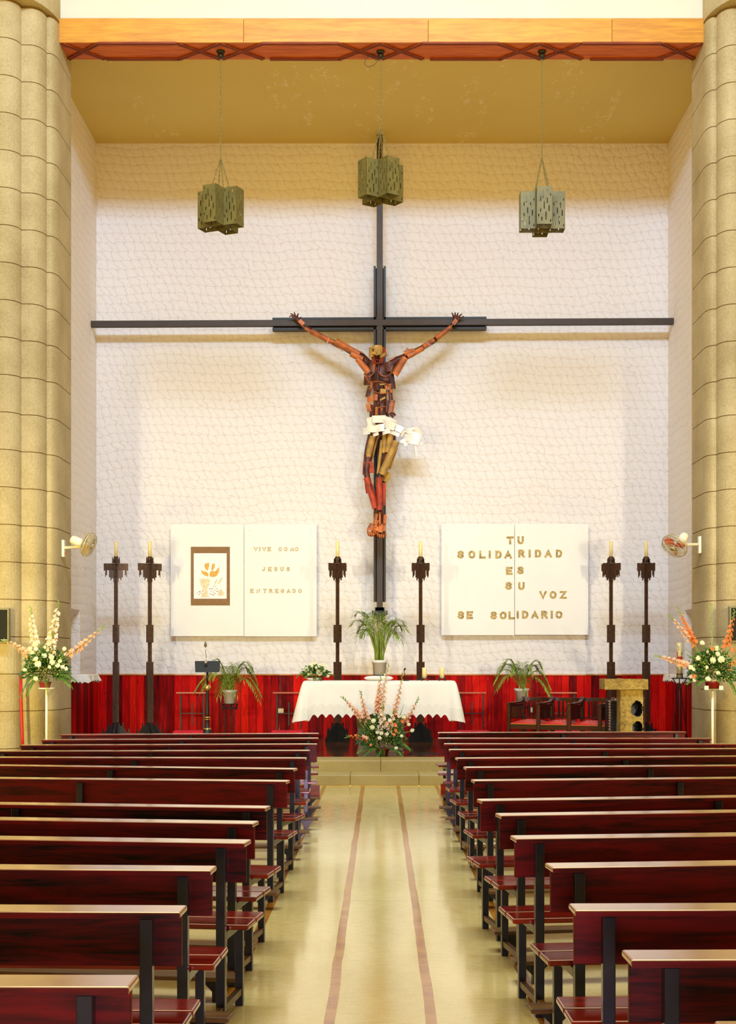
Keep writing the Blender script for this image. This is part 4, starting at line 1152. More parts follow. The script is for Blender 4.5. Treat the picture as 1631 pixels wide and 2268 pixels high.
def iron_stand(x, y, zt, label, scroll=True):
    t = thing('plant_stand', (x, y, ZS), label, 'plant stand', 'wrought iron plant stands'); h = zt - ZS
    mb = MB().lathe([(.02, h - .012), (.14, h - .012), (.145, h - .004), (.14, h), (.02, h), (.02, h - .012)], n=20)
    mb.build('top_ring', M['iron'], t)
    for k in range(3):
        a = R(-100 + 120 * k) if k else R(200)
        a = (R(195), R(-20), R(85))[k]
        d = Vector((math.cos(a), math.sin(a), 0)); pts = []
        for j in range(40):
            u = j / 39; z = h - .01 - u * (h - .01)
            pts.append(d * (.128 - .045 * math.sin(u * math.pi * .9)) + Vector((math.cos(j * 1.5) * .006, math.sin(j * 1.5) * .006, z)))
        m2 = MB().tube(pts, .0075, 6)
        m2.tube([pts[-1], pts[-1] + d * .03 + Vector((0, 0, .01)), pts[-1] + d * .05 + Vector((0, 0, .03))], .006, 5)
        m2.build('twisted_leg', M['iron'], t)
        m3 = MB().tube([d * .14 + Vector((0, 0, h - .05)), d * .14 + Vector((0, 0, h + .02))] + [d * (.165 - .03 * math.cos(q_) * (1 - q_ / 9)) + Vector((0, 0, h + .035 + .03 * math.sin(q_) * (1 - q_ / 9))) for q_ in [0.6 * i for i in range(11)]], .0045, 5)
        m3.build('scroll', M['iron'], t)
    mb = MB(); r5 = random.Random(4)
    for k in range(26):
        a = 2 * math.pi * k / 26; c = Vector((.125 * math.cos(a), .125 * math.sin(a), h - .045 - .03 * (k % 2)))
        mb.tube([c + Vector((0, 0, .035)), c + Vector((.012 * math.cos(k), .012 * math.sin(k), .01)), c, c + Vector((-.01, .008, -.018 - .01 * (k % 3))), c + Vector((.01, 0, -.03))], .0045, 5)
    mb.tube([Vector((.125 * math.cos(2 * math.pi * k / 24), .125 * math.sin(2 * math.pi * k / 24), h - .085)) for k in range(24)], .004, 5, closed=True)
    mb.build('scrollwork', M['iron'], t)
iron_stand(PX(509.5, Yp), Yp, PZ(1558, Yp) - .001, 'black twisted iron stand under the palm beside the lectern')
iron_stand(PX(1156, Yp), Yp, PZ(1555, Yp) - .001, 'black twisted iron stand under the palm behind the armchairs')
t = thing('plant_stand', (xt, Yt, ZS), 'dark plinth holding the white palm pot behind the altar', 'plant stand')
MB().cbox((0, 0, (zt_ - ZS) / 2), (.10, .10, zt_ - ZS - .05)).build('shaft', M['dark_wood'], t)
MB().cbox((0, 0, zt_ - ZS - .0135), (.24, .24, .025)).build('top', M['dark_wood'], t, bevel=.004)
MB().cbox((0, 0, .02), (.28, .28, .04)).build('foot', M['dark_wood'], t, bevel=.004)

# ---------------------------------------------- flower arrangements
def arrangement(name, loc, label, cat='flower arrangement', group=None):
    return thing(name, loc, label, cat, group)
def spray(t, loc, Y, glads, blades, mums, ferns, small, rr, green_c, green_r, ngreen, fill=()):
    """positions are given in the plane of the arrangement and spread in depth"""
    o = Vector(loc)
    def q3(px, py, dy=0): return P(px, py, Y + dy) - o
    for (a, b, col, bow, n, r, s0, dy) in glads:
        gladiolus(t, q3(*a, 0), q3(*b, dy), M[col], bow, n, r, s0, rr)
    mb = MB()
    for a, b, wd, dy in blades: blade(mb, q3(*a, 0), q3(*b, dy), wd, (0, 0, rr.uniform(0, .02)))
    if blades: mb.build('sword_leaves', M['leaf'], t)
    mb = MB(); greens(mb, q3(*green_c), green_r[0] * .95, green_r[1], green_r[2] * .95, int(ngreen * 1.5), .072, rr); mb.build('foliage', M['leaf_dark'], t)
    mb = MB(); greens(mb, q3(*green_c) + Vector((0, -.03, .03)), green_r[0] * 1.05, green_r[1] * 1.1, green_r[2] * 1.08, ngreen // 3, .05, rr); mb.build('foliage', M['leaf'], t)
    for (a, az, ln, rise, drop) in ferns:
        mb = MB(); fern(mb, q3(*a, -.06), az, ln, rise, drop, rr); mb.build('fern_frond', M['leaf'], t)
    for px, py, r, dy in mums:
        mb = MB(); c = q3(px, py, dy); mum(mb, c, r, Vector((rr.uniform(-.4, .4), -1, rr.uniform(.1, .6))), rr)
        f = mb.build('chrysanthemum', M['white_fl'], t)
        MB().tube([c + Vector((0, .01, -.005)), (c + q3(*green_c)) / 2 + Vector((0, 0, .02)), q3(*green_c)], .003, 4).build('flower_stalk', M['stem'], f)
    for px, py, r, dy, col in small:
        mb = MB(); floret(mb, q3(px, py, dy), Vector((rr.uniform(-.6, .6), -1, rr.uniform(0, .8))), r, rr); mb.build('small_blossom', M[col], t)
    if fill:
        mb = MB()
        for _ in range(fill[0]):
            a = rr.uniform(0, 6.28); k = rr.uniform(.2, .85)
            c = q3(*green_c) + Vector((green_r[0] * k * math.cos(a), -green_r[1] * rr.uniform(.3, 1.05), green_r[2] * (.35 + .75 * k * math.sin(a))))
            mb.ball(c, rr.uniform(.004, .008), 6)
        mb.build('filler_buds', M['gold_fil'], t)['kind'] = 'stuff'

# centre bouquet on the edge of the chancel floor
rr = random.Random(31); Yc = 20.85
loc = P(848, 1676, Yc); loc.z = .302
t = arrangement('flower_bouquet', loc, 'large bouquet of peach gladioli and ferns on the floor before the altar')
pot(t, M['pot_red'], .075, .10, .10)
C0 = (846, 1640)
spray(t, loc, Yc,
      [((832, 1640), (757, 1543), 'peach', (.0, 0, .05), 12, .032, .40, -.10), ((828, 1635), (799, 1530), 'peach', (-.02, 0, 0), 11, .034, .36, .0), ((840, 1640), (862, 1468), 'peach_pale', (-.03, 0, 0), 17, .042, .30, .05),
       ((838, 1640), (846, 1488), 'peach', (-.03, 0, 0), 15, .038, .42, .0), ((858, 1640), (893, 1490), 'peach', (.015, 0, 0), 14, .030, .36, .03), ((868, 1640), (928, 1545), 'peach', (.02, 0, -.01), 10, .030, .42, -.02),
       ((845, 1650), (850, 1560), 'peach_pale', (.0, 0, 0), 8, .046, .25, -.22), ((852, 1648), (874, 1572), 'peach_pale', (0, 0, 0), 7, .040, .30, -.18), ((838, 1658), (767, 1634), 'orange_fl', (0, 0, .08), 8, .026, .35, -.12)],
      [((838, 1665), (790, 1590), .03, -.1), ((834, 1655), (806, 1576), .028, -.05), ((842, 1640), (832, 1560), .022, 0), ((850, 1640), (838, 1540), .016, .05), ((866, 1640), (896, 1560), .02, .0), ((832, 1660), (800, 1600), .03, -.15), ((838, 1670), (815, 1615), .026, -.2)],
      [(828, 1597, .036, -.24), (825, 1611, .034, -.28), (836, 1622, .026, -.3), (845, 1624, .028, -.3), (858, 1626, .026, -.28), (841, 1635, .030, -.32), (895, 1588, .034, -.1), (906, 1605, .026, -.08), (914, 1618, .030, -.1), (878, 1657, .026, -.3), (865, 1597, .028, -.2), (890, 1630, .024, -.2)],
      [((848, 1662), R(-90), .16, .03, .16), ((840, 1660), R(-150), .26, .05, .12), ((838, 1656), R(180), .30, .04, .10), ((860, 1660), R(-35), .26, .05, .12), ((862, 1655), R(0), .30, .05, .08), ((868, 1650), R(-20), .28, .08, .12), ((846, 1662), R(-115), .2, .03, .14)],
      [(868, 1600, .03, -.2, 'orange_fl'), (874, 1606, .034, -.22, 'orange_fl'), (856, 1604, .034, -.26, 'peach'), (875, 1618, .03, -.22, 'orange_fl'), (893, 1598, .026, -.12, 'orange_fl'), (900, 1592, .026, -.1, 'orange_fl'), (812, 1636, .034, -.22, 'peach'), (806, 1632, .03, -.2, 'peach'),
       (822, 1650, .02, -.28, 'orange_fl'), (872, 1628, .026, -.25, 'orange_fl'), (884, 1586, .026, -.12, 'peach_pale')],
      rr, C0, (.36, .26, .36), 620, (150,))
# left bouquet on its white stand
rr = random.Random(41); Yl = 20.0
xl = PX(103, Yl)
t = thing('flower_stand', (xl, Yl, ZS), 'white pole stand under the yellowish bouquet, beside the red pipe column', 'flower stand', 'white flower stands')
zpl = PZ(1523, Yl)
MB().tube([(0, 0, .02), (0, 0, zpl - ZS - .02)], .017, 12).build('pole', M['white_metal'], t)
MB().lathe([(.17, 0), (.17, .012), (.03, .03), (1e-5, .03)], n=24).build('base', M['white_metal'], t)
mb = MB().lathe([(1e-5, zpl - ZS - .02), (.11, zpl - ZS - .02), (.12, zpl - ZS - .001), (1e-5, zpl - ZS - .001)], n=20); mb.build('tray', M['white_metal'], t)
loc = Vector((xl - .02, Yl, zpl))
t = arrangement('flower_bouquet', loc, 'bouquet of pale gladioli and white chrysanthemums on the stand by the red pipe')
pot(t, M['pot_red'], .07, .085, .085)
spray(t, loc, Yl,
      [((92, 1490), (68, 1343), 'peach_pale', (-.02, 0, 0), 12, .044, .42, .0), ((104, 1480), (131, 1330), 'peach_pale', (.0, 0, 0), 13, .048, .36, .04), ((108, 1478), (233, 1383), 'peach', (.03, 0, -.02), 14, .036, .30, -.08),
       ((92, 1480), (6, 1418), 'peach', (.0, 0, .06), 11, .034, .34, -.05), ((104, 1490), (118, 1400), 'peach_pale', (0, 0, 0), 7, .05, .4, -.05)],
      [((104, 1480), (103, 1420), .03, 0), ((110, 1480), (150, 1430), .028, 0), ((113, 1478), (160, 1438), .026, -.05), ((98, 1480), (96, 1428), .02, 0), ((112, 1475), (140, 1440), .03, 0), ((106, 1476), (112, 1418), .02, .04)],
      [(79, 1427, .040, -.06), (67, 1437, .034, -.05), (80, 1438, .03, -.1), (98, 1453, .036, -.16), (114, 1456, .038, -.16), (80, 1460, .036, -.15), (84, 1471, .046, -.2), (116, 1467, .040, -.2), (128, 1474, .034, -.18), (56, 1484, .030, -.1), (79, 1503, .032, -.2),
       (110, 1478, .026, -.24), (133, 1465, .03, -.12), (72, 1446, .03, -.1), (143, 1437, .03, -.05), (100, 1434, .026, -.02)],
      [((84, 1500), R(-160), .24, .03, .30), ((100, 1504), R(-60), .16, .03, .24), ((118, 1496), R(-10), .32, .06, .12), ((122, 1500), R(-25), .28, .03, .16), ((90, 1500), R(-135), .22, .02, .26)],
      [(138, 1478, .034, -.14, 'peach_pale'), (146, 1482, .030, -.1, 'peach_pale'), (120, 1446, .028, -.1, 'peach'), (62, 1440, .03, -.05, 'peach')],
      rr, (102, 1492), (.34, .22, .36), 520, (170,))
# right bouquet on its stand
rr = random.Random(51); xr = PX(1579, Yl)
t = thing('flower_stand', (xr, Yl, ZS), 'white pole stand under the orange bouquet in the dark red pot', 'flower stand', 'white flower stands')
zpr = PZ(1525, Yl)
MB().tube([(0, 0, .02), (0, 0, zpr - ZS - .02)], .018, 12).build('pole', M['white_metal'], t)
MB().lathe([(.17, 0), (.17, .012), (.03, .03), (1e-5, .03)], n=24).build('base', M['white_metal'], t)
mb = MB().box(-.14, .14, -.12, .12, zpr - ZS - .02, zpr - ZS - .001); mb.build('tray', M['mon_frame'], t)
mb = MB().box(-.142, -.085, -.13, -.122, zpr - ZS - .015, zpr - ZS + .04).box(.062, .118, -.13, -.122, zpr - ZS - .015, zpr - ZS + .04); mb.build('clip', M['white_metal'], t)
loc = Vector((xr, Yl, zpr))
t = arrangement('flower_bouquet', loc, 'bouquet of orange gladioli and white flowers in a dark red pot by the side wall')
pot(t, M['pot_red'], .09, .105, .10)
spray(t, loc, Yl,
      [((1570, 1490), (1500, 1342), 'orange_fl', (.0, 0, 0), 14, .034, .42, -.02), ((1568, 1480), (1480, 1360), 'peach', (-.0, 0, .05), 10, .03, .45, -.04), ((1582, 1480), (1575, 1335), 'stem', (.0, 0, 0), 9, .012, .5, .03),
       ((1590, 1490), (1628, 1350), 'orange_fl', (.02, 0, 0), 12, .038, .4, .0), ((1562, 1492), (1449, 1452), 'peach', (.0, 0, .03), 13, .034, .3, -.1), ((1590, 1500), (1640, 1460), 'orange_fl', (0, 0, .02), 8, .028, .35, -.05)],
      [((1570, 1480), (1541, 1430), .02, 0), ((1576, 1480), (1552, 1420), .022, 0), ((1578, 1480), (1556, 1415), .02, .02), ((1565, 1480), (1512, 1445), .022, -.05), ((1590, 1480), (1622, 1432), .03, 0), ((1592, 1484), (1640, 1445), .026, 0), ((1586, 1480), (1600, 1410), .024, .03), ((1562, 1478), (1515, 1432), .016, 0)],
      [(1556, 1424, .034, -.05), (1547, 1458, .034, -.12), (1579, 1462, .044, -.18), (1598, 1461, .050, -.18), (1590, 1449, .036, -.1), (1588, 1436, .036, -.08), (1566, 1478, .026, -.2), (1531, 1478, .034, -.1), (1591, 1491, .032, -.2), (1569, 1504, .036, -.24), (1538, 1506, .03, -.12), (1627, 1497, .026, -.05)],
      [((1600, 1500), R(-40), .24, .03, .36), ((1570, 1506), R(-150), .22, .03, .10), ((1606, 1496), R(-15), .28, .04, .26), ((1560, 1505), R(180), .24, .03, .08), ((1585, 1506), R(-80), .14, .06, .08)],
      [(1577, 1438, .034, -.08, 'orange_fl'), (1540, 1498, .03, -.12, 'orange_fl'), (1532, 1500, .03, -.1, 'peach'), (1567, 1445, .026, -.06, 'peach_pale'), (1536, 1484, .03, -.1, 'peach_pale'), (1625, 1440, .03, -.02, 'orange_fl')],
      rr, (1578, 1494), (.34, .22, .36), 560, (150,))

# ================================================================== altar
YA = 21.5; ZT = PZ(1509, YA)
t = thing('altar', (0, YA + .45, ZS), 'carved stone altar table standing under the white cloth', 'altar')
mb = MB()
prof = [(.44, .95), (.40, .70), (.36, .40), (.33, .14), (.36, .0)][::-1]
for (w0, z0), (w1, z1) in zip(prof, prof[1:]):
    mb.add([(-w0, -.28, z0), (w0, -.28, z0), (w0, .28, z0), (-w0, .28, z0), (-w1, -.28, z1), (w1, -.28, z1), (w1, .28, z1), (-w1, .28, z1)],
           [(0, 1, 5, 4), (1, 2, 6, 5), (2, 3, 7, 6), (3, 0, 4, 7)])
mb.add([(-.44, -.28, .95), (.44, -.28, .95), (.44, .28, .95), (-.44, .28, .95)], [(0, 1, 2, 3)])
mb.build('pedestal', M['grey_stone'], t)
MB().box(-1.13, 1.11, -.44, .44, .95, ZT - ZS - .006).build('table_slab', M['grey_stone'], t, bevel=.008)
def cloth(x0, x1, y0, y1, zt, drop_f, drop_s, flare_s, scal, scal_d, label, corner=.09, seed=1, sink=.0, ruff=0):
    """cloth over a table: top, pointed lace hem, flared sides"""
    rr = random.Random(seed); r = .03; path = []
    def seg(ax, ay, bx_, by_, n):
        for k in range(n): path.append((ax + (bx_ - ax) * k / n, ay + (by_ - ay) * k / n))
    nf = int((x1 - x0) / .012); ns = int((y1 - y0) / .02)
    seg(x0 + r, y0, x1 - r, y0, nf)
    for k in range(6): a = -math.pi/2 + math.pi/2 * k/6; path.append((x1 - r + r*math.cos(a), y0 + r + r*math.sin(a)))
    seg(x1, y0 + r, x1, y1 - r, ns)
    for k in range(6): a = math.pi/2 * k/6; path.append((x1 - r + r*math.cos(a), y1 - r + r*math.sin(a)))
    seg(x1 - r, y1, x0 + r, y1, nf)
    for k in range(6): a = math.pi/2 + math.pi/2 * k/6; path.append((x0 + r + r*math.cos(a), y1 - r + r*math.sin(a)))
    seg(x0, y1 - r, x0, y0 + r, ns)
    for k in range(6): a = math.pi + math.pi/2 * k/6; path.append((x0 + r + r*math.cos(a), y0 + r + r*math.sin(a)))
    n = len(path); L = [0]
    for k in range(n): a, b = path[k], path[(k + 1) % n]; L.append(L[-1] + math.hypot(a[0]-b[0], a[1]-b[1]))
    rows = 26; main = MB(); vs = []; cxm, cym = (x0 + x1)/2, (y0 + y1)/2
    side = []
    for k, (px, py) in enumerate(path):
        a, b = path[k - 1], path[(k + 1) % n]; tx, ty = b[0]-a[0], b[1]-a[1]; ll = math.hypot(tx, ty); nx, ny = ty/ll, -tx/ll
        cd = min(math.hypot(px - x0, py - y0), math.hypot(px - x1, py - y0), math.hypot(px - x0, py - y1), math.hypot(px - x1, py - y1))
        cw = math.exp(-(cd / .10) ** 2); sw = abs(nx)
        d = drop_f * (1 - sw) + drop_s * sw + corner * cw
        s = L[k]; saw = abs(((s / scal) % 1) - .5) * 2            # 0..1 pointed scallops
        hem = d - scal_d * math.sin(math.pi / 2 * saw)
        col = []
        for j in range(rows + 1):
            u = j / rows; z = u * hem
            fold = (math.sin(s * 16 + 1.3) * .5 + math.sin(s * 37) * .3) * (.012 + .03 * sw + .03 * cw) * u ** 1.2
            out = flare_s * (sw * .9 + cw * .5) * (u ** .8) + .012 * min(1, u * 12) + fold + .03 * (1 - sw) * u
            col.append((px + nx * out, py + ny * out, zt - z - (0 if j else -.001)))
        side.append(col)
    ml, la = MB(), MB(); jl = int(rows * .70)
    vs = [p for c in side for p in c]; W = rows + 1
    fm = [(k*W + j, k*W + j + 1, ((k+1) % n)*W + j + 1, ((k+1) % n)*W + j) for k in range(n) for j in range(jl)]
    fl = [(k*W + j, k*W + j + 1, ((k+1) % n)*W + j + 1, ((k+1) % n)*W + j) for k in range(n) for j in range(jl, rows)]
    ml.add(vs, fm, True); ml.add([c[0] for c in side], [tuple(range(n))]); la.add(vs, fl, True)
    o = ml.build('tablecloth', M['linen'], None)
    l = la.build('lace_border', M['lace'], o)
    tag(o, label, 'tablecloth')
    return o
cloth(-1.165, 1.125, YA, YA + .90, ZT + .003, .56, .57, .10, .124, .062, 'white altar cloth with a pointed lace hem hanging over the altar', .10, 3)
# things on the altar
Yo = 21.75
# bouquet in a low white bowl
rr = random.Random(61); xb = PX(695, Yo); loc = Vector((xb, Yo, ZT + .004))
t = arrangement('flower_bowl', loc, 'low bowl of cream chrysanthemums standing on one end of the altar')
MB().lathe([(.07, 0), (.075, .01), (.115, .03), (.13, .045), (.12, .045), (1e-5, .03)], n=24).build('bowl', M['pot_white'], t)
C1 = (699, 1493)
spray(t, loc, Yo, [], [], [(690, 1476, .044, -.02), (679, 1484, .042, -.05), (704, 1480, .046, -.05), (707, 1490, .050, -.1), (718, 1484, .040, -.04), (697, 1471, .036, .04), (686, 1492, .036, -.1), (712, 1474, .032, .03), (727, 1496, .034, -.06), (671, 1490, .03, -.02), (722, 1477, .03, .04)],
      [((676, 1492), R(185), .13, .02, .08), ((706, 1499), R(-60), .12, .01, .13), ((722, 1494), R(0), .12, .02, .03), ((700, 1496), R(-100), .12, .01, .08), ((690, 1494), R(-150), .12, .0, .05)],
      [], rr, C1, (.20, .15, .10), 260, (60,))
# cushion
xcu = PX(839, Yo)
mb = MB(); vs = []; N = 16
for i in range(N + 1):
    for j in range(N + 1):
        u, v = i / N * 2 - 1, j / N * 2 - 1
        h = .036 * ((1 - u ** 4) * (1 - v ** 4)) ** .5
        vs.append((u * .228 * (1 - .06 * v * v), v * .15, .038 + h)); 
m = len(vs); vs += [(x, y, .038 - (z - .038) * .98) for x, y, z in vs]
fs = [(i*(N+1)+j, (i+1)*(N+1)+j, (i+1)*(N+1)+j+1, i*(N+1)+j+1) for i in range(N) for j in range(N)]
mb.add(vs, fs + [tuple(m + k for k in f[::-1]) for f in fs], True)
o = mb.build('cushion', M['linen'], None, loc=(xcu, Yo + .12, ZT + .006)); tag(o, 'flat white cushion lying on the middle of the altar', 'cushion')
# microphone
t = thing('altar_microphone', (PX(900, Yo), Yo, ZT + .004), 'small black gooseneck microphone standing on the altar cloth', 'microphone')
MB().lathe([(.045, 0), (.045, .012), (.02, .02), (1e-5, .02)], n=16).build('base', M['black'], t)
MB().tube([(0, 0, .015), (.0, 0, .05), (-.02, -.01, .10), (-.035, -.02, .15), (-.03, -.03, .175)], .005, 6).build('gooseneck', M['black'], t)
mb = MB(); mb.tube([(-.03, -.03, .165), (-.018, -.05, .185), (-.014, -.056, .19)], [.012, .016, .010], 10); mb.build('capsule', M['black'], t)
mb = MB(); mb.tube([(0, 0, .012), (.05, .02, .06), (.09, .0, .10), (.14, .02, .04), (.17, .03, .004)], .0035, 5); mb.build('cable', M['black'], t)
# pillar candles in black holders
def pillar(x, label):
    t = thing('candle_holder', (x, Yo, ZT + .004), label[0], 'candle holder', 'black candle holders on the altar')
    mb = MB().lathe([(.058, .03), (.062, .034), (.058, .038), (1e-5, .038)], n=20)
    mb.build('plate', M['iron'], t)
    for k in range(4):
        a = R(45 + 90 * k); d = Vector((math.cos(a), math.sin(a), 0)); MB().tube([d * .06 + Vector((0, 0, .0)), d * .075 + Vector((0, 0, .02)), d * .055 + Vector((0, 0, .05)), d * .062 + Vector((0, 0, .062))], .007, 6).build('foot', M['iron'], t)
    c = MB().lathe([(.036, 0), (.036, .160), (.033, .164), (1e-5, .160)], n=24).build('pillar_candle', M['wax'], None, loc=(x, Yo, ZT + .0425))
    tag(c, label[1], 'candle', 'pillar candles on the altar')
    MB().tube([(0, 0, .16), (.001, 0, .172)], .0022, 5).build('wick', M['black'], c)
pillar(PX(940.5, Yo), ('black four-footed holder under the altar candle next to the microphone', 'thick yellow candle on the altar next to the microphone'))
pillar(PX(979.5, Yo), ('black four-footed holder under the altar candle nearest the cloth corner', 'thick yellow candle on the altar nearest the cloth corner'))
# floor cable
pts = [P(880, 1672, 21.2), P(905, 1654, 21.4), P(912, 1650, 21.6), P(915, 1660, 21.3), P(903, 1668, 21.0), P(930, 1664, 21.2), P(960, 1666, 21.15), P(985, 1668, 21.1)]
for p in pts: p.z = ZS + .008
pts[2].z += .05; pts[1].z += .06; pts[3].z += .03
tag(MB().tube(pts, .007, 6).build('floor_cable', M['black']), 'black cable curling over the brown chancel floor beside the big bouquet', 'cable')

# ================================================================== lectern
YL = 22.6
xl = PX(459.5, YL)
t = thing('lectern', (xl, YL, ZS), 'black and gold turned lectern with a sloping black book rest', 'lectern')
def lz(py): return PZ(py, YL) - ZS
def lr(px): return px * YL / F
mb = MB().lathe([(lr(9.2), 0), (lr(9.2), lz(1615.5)), (lr(8.5), lz(1615)), (lr(5.2), lz(1610)), (lr(4.6), lz(1604)), (lr(4.6), lz(1596)), (lr(5.5), lz(1594))], n=20); mb.build('pedestal', M['iron'], t)
for a, b in ((1594.5, 1592.5), (1590.5, 1587.2)):
    MB().lathe([(lr(5.5), lz(a)), (lr(7.2), lz((a + b) / 2)), (lr(5.5), lz(b))], n=20).build('gold_ring', M['gold'], t)
MB().lathe([(lr(8.8), lz(1618)), (lr(8.6), lz(1614)), (lr(6), lz(1612)), (lr(5), lz(1611))], (0, 0, .001), 20).build('gold_foot_trim', M['gold'], t)
MB().lathe([(lr(4.6), lz(1593)), (lr(4.9), lz(1580)), (lr(3.4), lz(1534)), (lr(4.2), lz(1531)), (lr(3.6), lz(1529))], n=18).build('column', M['iron'], t)
MB().ball((0, 0, lz(1523.5)), lr(8.3), 24, (1, 1, .92)).build('gold_ball', M['gold'], t)
MB().lathe([(lr(2.2), lz(1516)), (lr(2.2), lz(1484))], n=12).build('neck', M['black'], t)
mb = MB(); a = -.10; Mx = Matrix.Translation((.0, -.02, lz(1476.5)))
w0, w1 = lr(28.5), lr(26.0); hz = lr(12.5)
mb.add([Mx @ Vector(v) for v in [(-w0, .05, hz), (w0 * .98, .05, hz), (w1 * 1.08, -.06, -hz), (-w1 * .98, -.06, -hz), (-w0, .065, hz), (w0 * .98, .065, hz), (w1 * 1.08, -.045, -hz), (-w1 * .98, -.045, -hz)]],
       [(3, 2, 1, 0), (4, 5, 6, 7), (0, 1, 5, 4), (2, 3, 7, 6), (1, 2, 6, 5), (0, 4, 7, 3)])
mb.build('book_rest', M['black'], t, bevel=.003)
mb = MB().tube([(lr(-1), -.06, lz(1470)), (lr(-2), -.03, lz(1455)), (lr(-4), -.01, lz(1440)), (lr(-4), -.01, lz(1432))], .006, 8); mb.ball((lr(-2), -.075, lz(1467)), .028, 14); mb.build('microphone_neck', M['chrome'], t)
mb = MB().lathe([(.008, -.0), (.024, .012), (.020, .05), (.011, .065), (.010, .085), (1e-5, .088)], (lr(-4), -.01, lz(1433)), 12); mb.build('microphone_head', M['lantern'], t)

# ================================================================== prie-dieus along the wainscot
def make_priedieu():
    t = thing('kneeling_desk', (0, 0, 0), 'kneeling desk', 'kneeling desk', 'kneeling desks along the red wainscot')
    def z(py): return PZ(py, 25.2) - ZS
    s = 25.2 / F
    for x in (-25.5 * s, 25.5 * s):
        MB().box(x - .013, x + .013, -.013, .013, 0, z(1536)).box(x - .013, x + .013, -.42, -.013, .0, .022).build('side_post', M['iron'], t)
    MB().box(-35 * s, 31 * s, -.06, .13, z(1536), z(1533)).build('book_ledge', M['thin_wood'], t, bevel=.002)
    MB().box(-25 * s, 25 * s, -.008, .008, z(1581), z(1579)).build('cross_bar', M['iron'], t)
    MB().box(-1.4 * s, 1.4 * s, -.011, .011, z(1607), z(1555)).build('upright_bar', M['iron'], t)
    MB().box(-.285, .285, -.46, -.14, .085, .175).build('cushion', M['red_velvet'], t, bevel=.03)
    MB().box(-.26, .26, -.44, -.16, .055, .085).build('kneeling_board', M['dark_wood'], t)
    for x in (-.24, .24): MB().box(x - .012, x + .012, -.43, -.17, .022, .056).build('runner', M['iron'], t)
    return t
pd = make_priedieu()
for k, (px, lb) in enumerate(((426, 'kneeling desk with red cushion standing behind the black lectern'), (640, 'kneeling desk with red cushion in front of the wall socket by the altar cloth'),
                              (1046, 'kneeling desk with red cushion between the altar and the armchairs'), (1247, 'kneeling desk with dark posts mostly hidden behind the armchairs'))):
    o = pd if k == 0 else copy_tree(pd)
    o.location = (PX(px, 25.2), 25.2, ZS); o['label'] = lb
# wall sockets
def socket(px0, px1, py0, py1, label, wire):
    Y = YW - .05; x0, x1, z0, z1 = PX(px0, Y), PX(px1, Y), PZ(py1, Y), PZ(py0, Y)
    t = thing('wall_socket', ((x0 + x1) / 2, Y, z0), label, 'wall socket', 'sockets on the wainscot'); o = -Vector(t.location)
    MB().box(x0, x1, Y - .014, Y - .0005, z0, z1).build('plate', M['cream_plastic'], t, bevel=.004).location = o
    mb = MB()
    for s in (.42, .58): mb.box(x0 + (x1 - x0) * s - .007, x0 + (x1 - x0) * s + .007, Y - .017, Y - .012, z0 + .028, z1 - .022)
    mb.build('switches', M['paper'], t).location = o
    if wire:
        MB().box((x0+x1)/2 - .006, (x0+x1)/2 + .006, Y - .008, Y - .0005, z1, 1.43).build('cable_strip', M['black'], t).location = o
socket(613, 628.5, 1569, 1579, 'cream double socket on the red planks beside the altar cloth', True)
socket(1174, 1184.5, 1567, 1578, 'cream socket on the red planks seen through the first armchair', False)

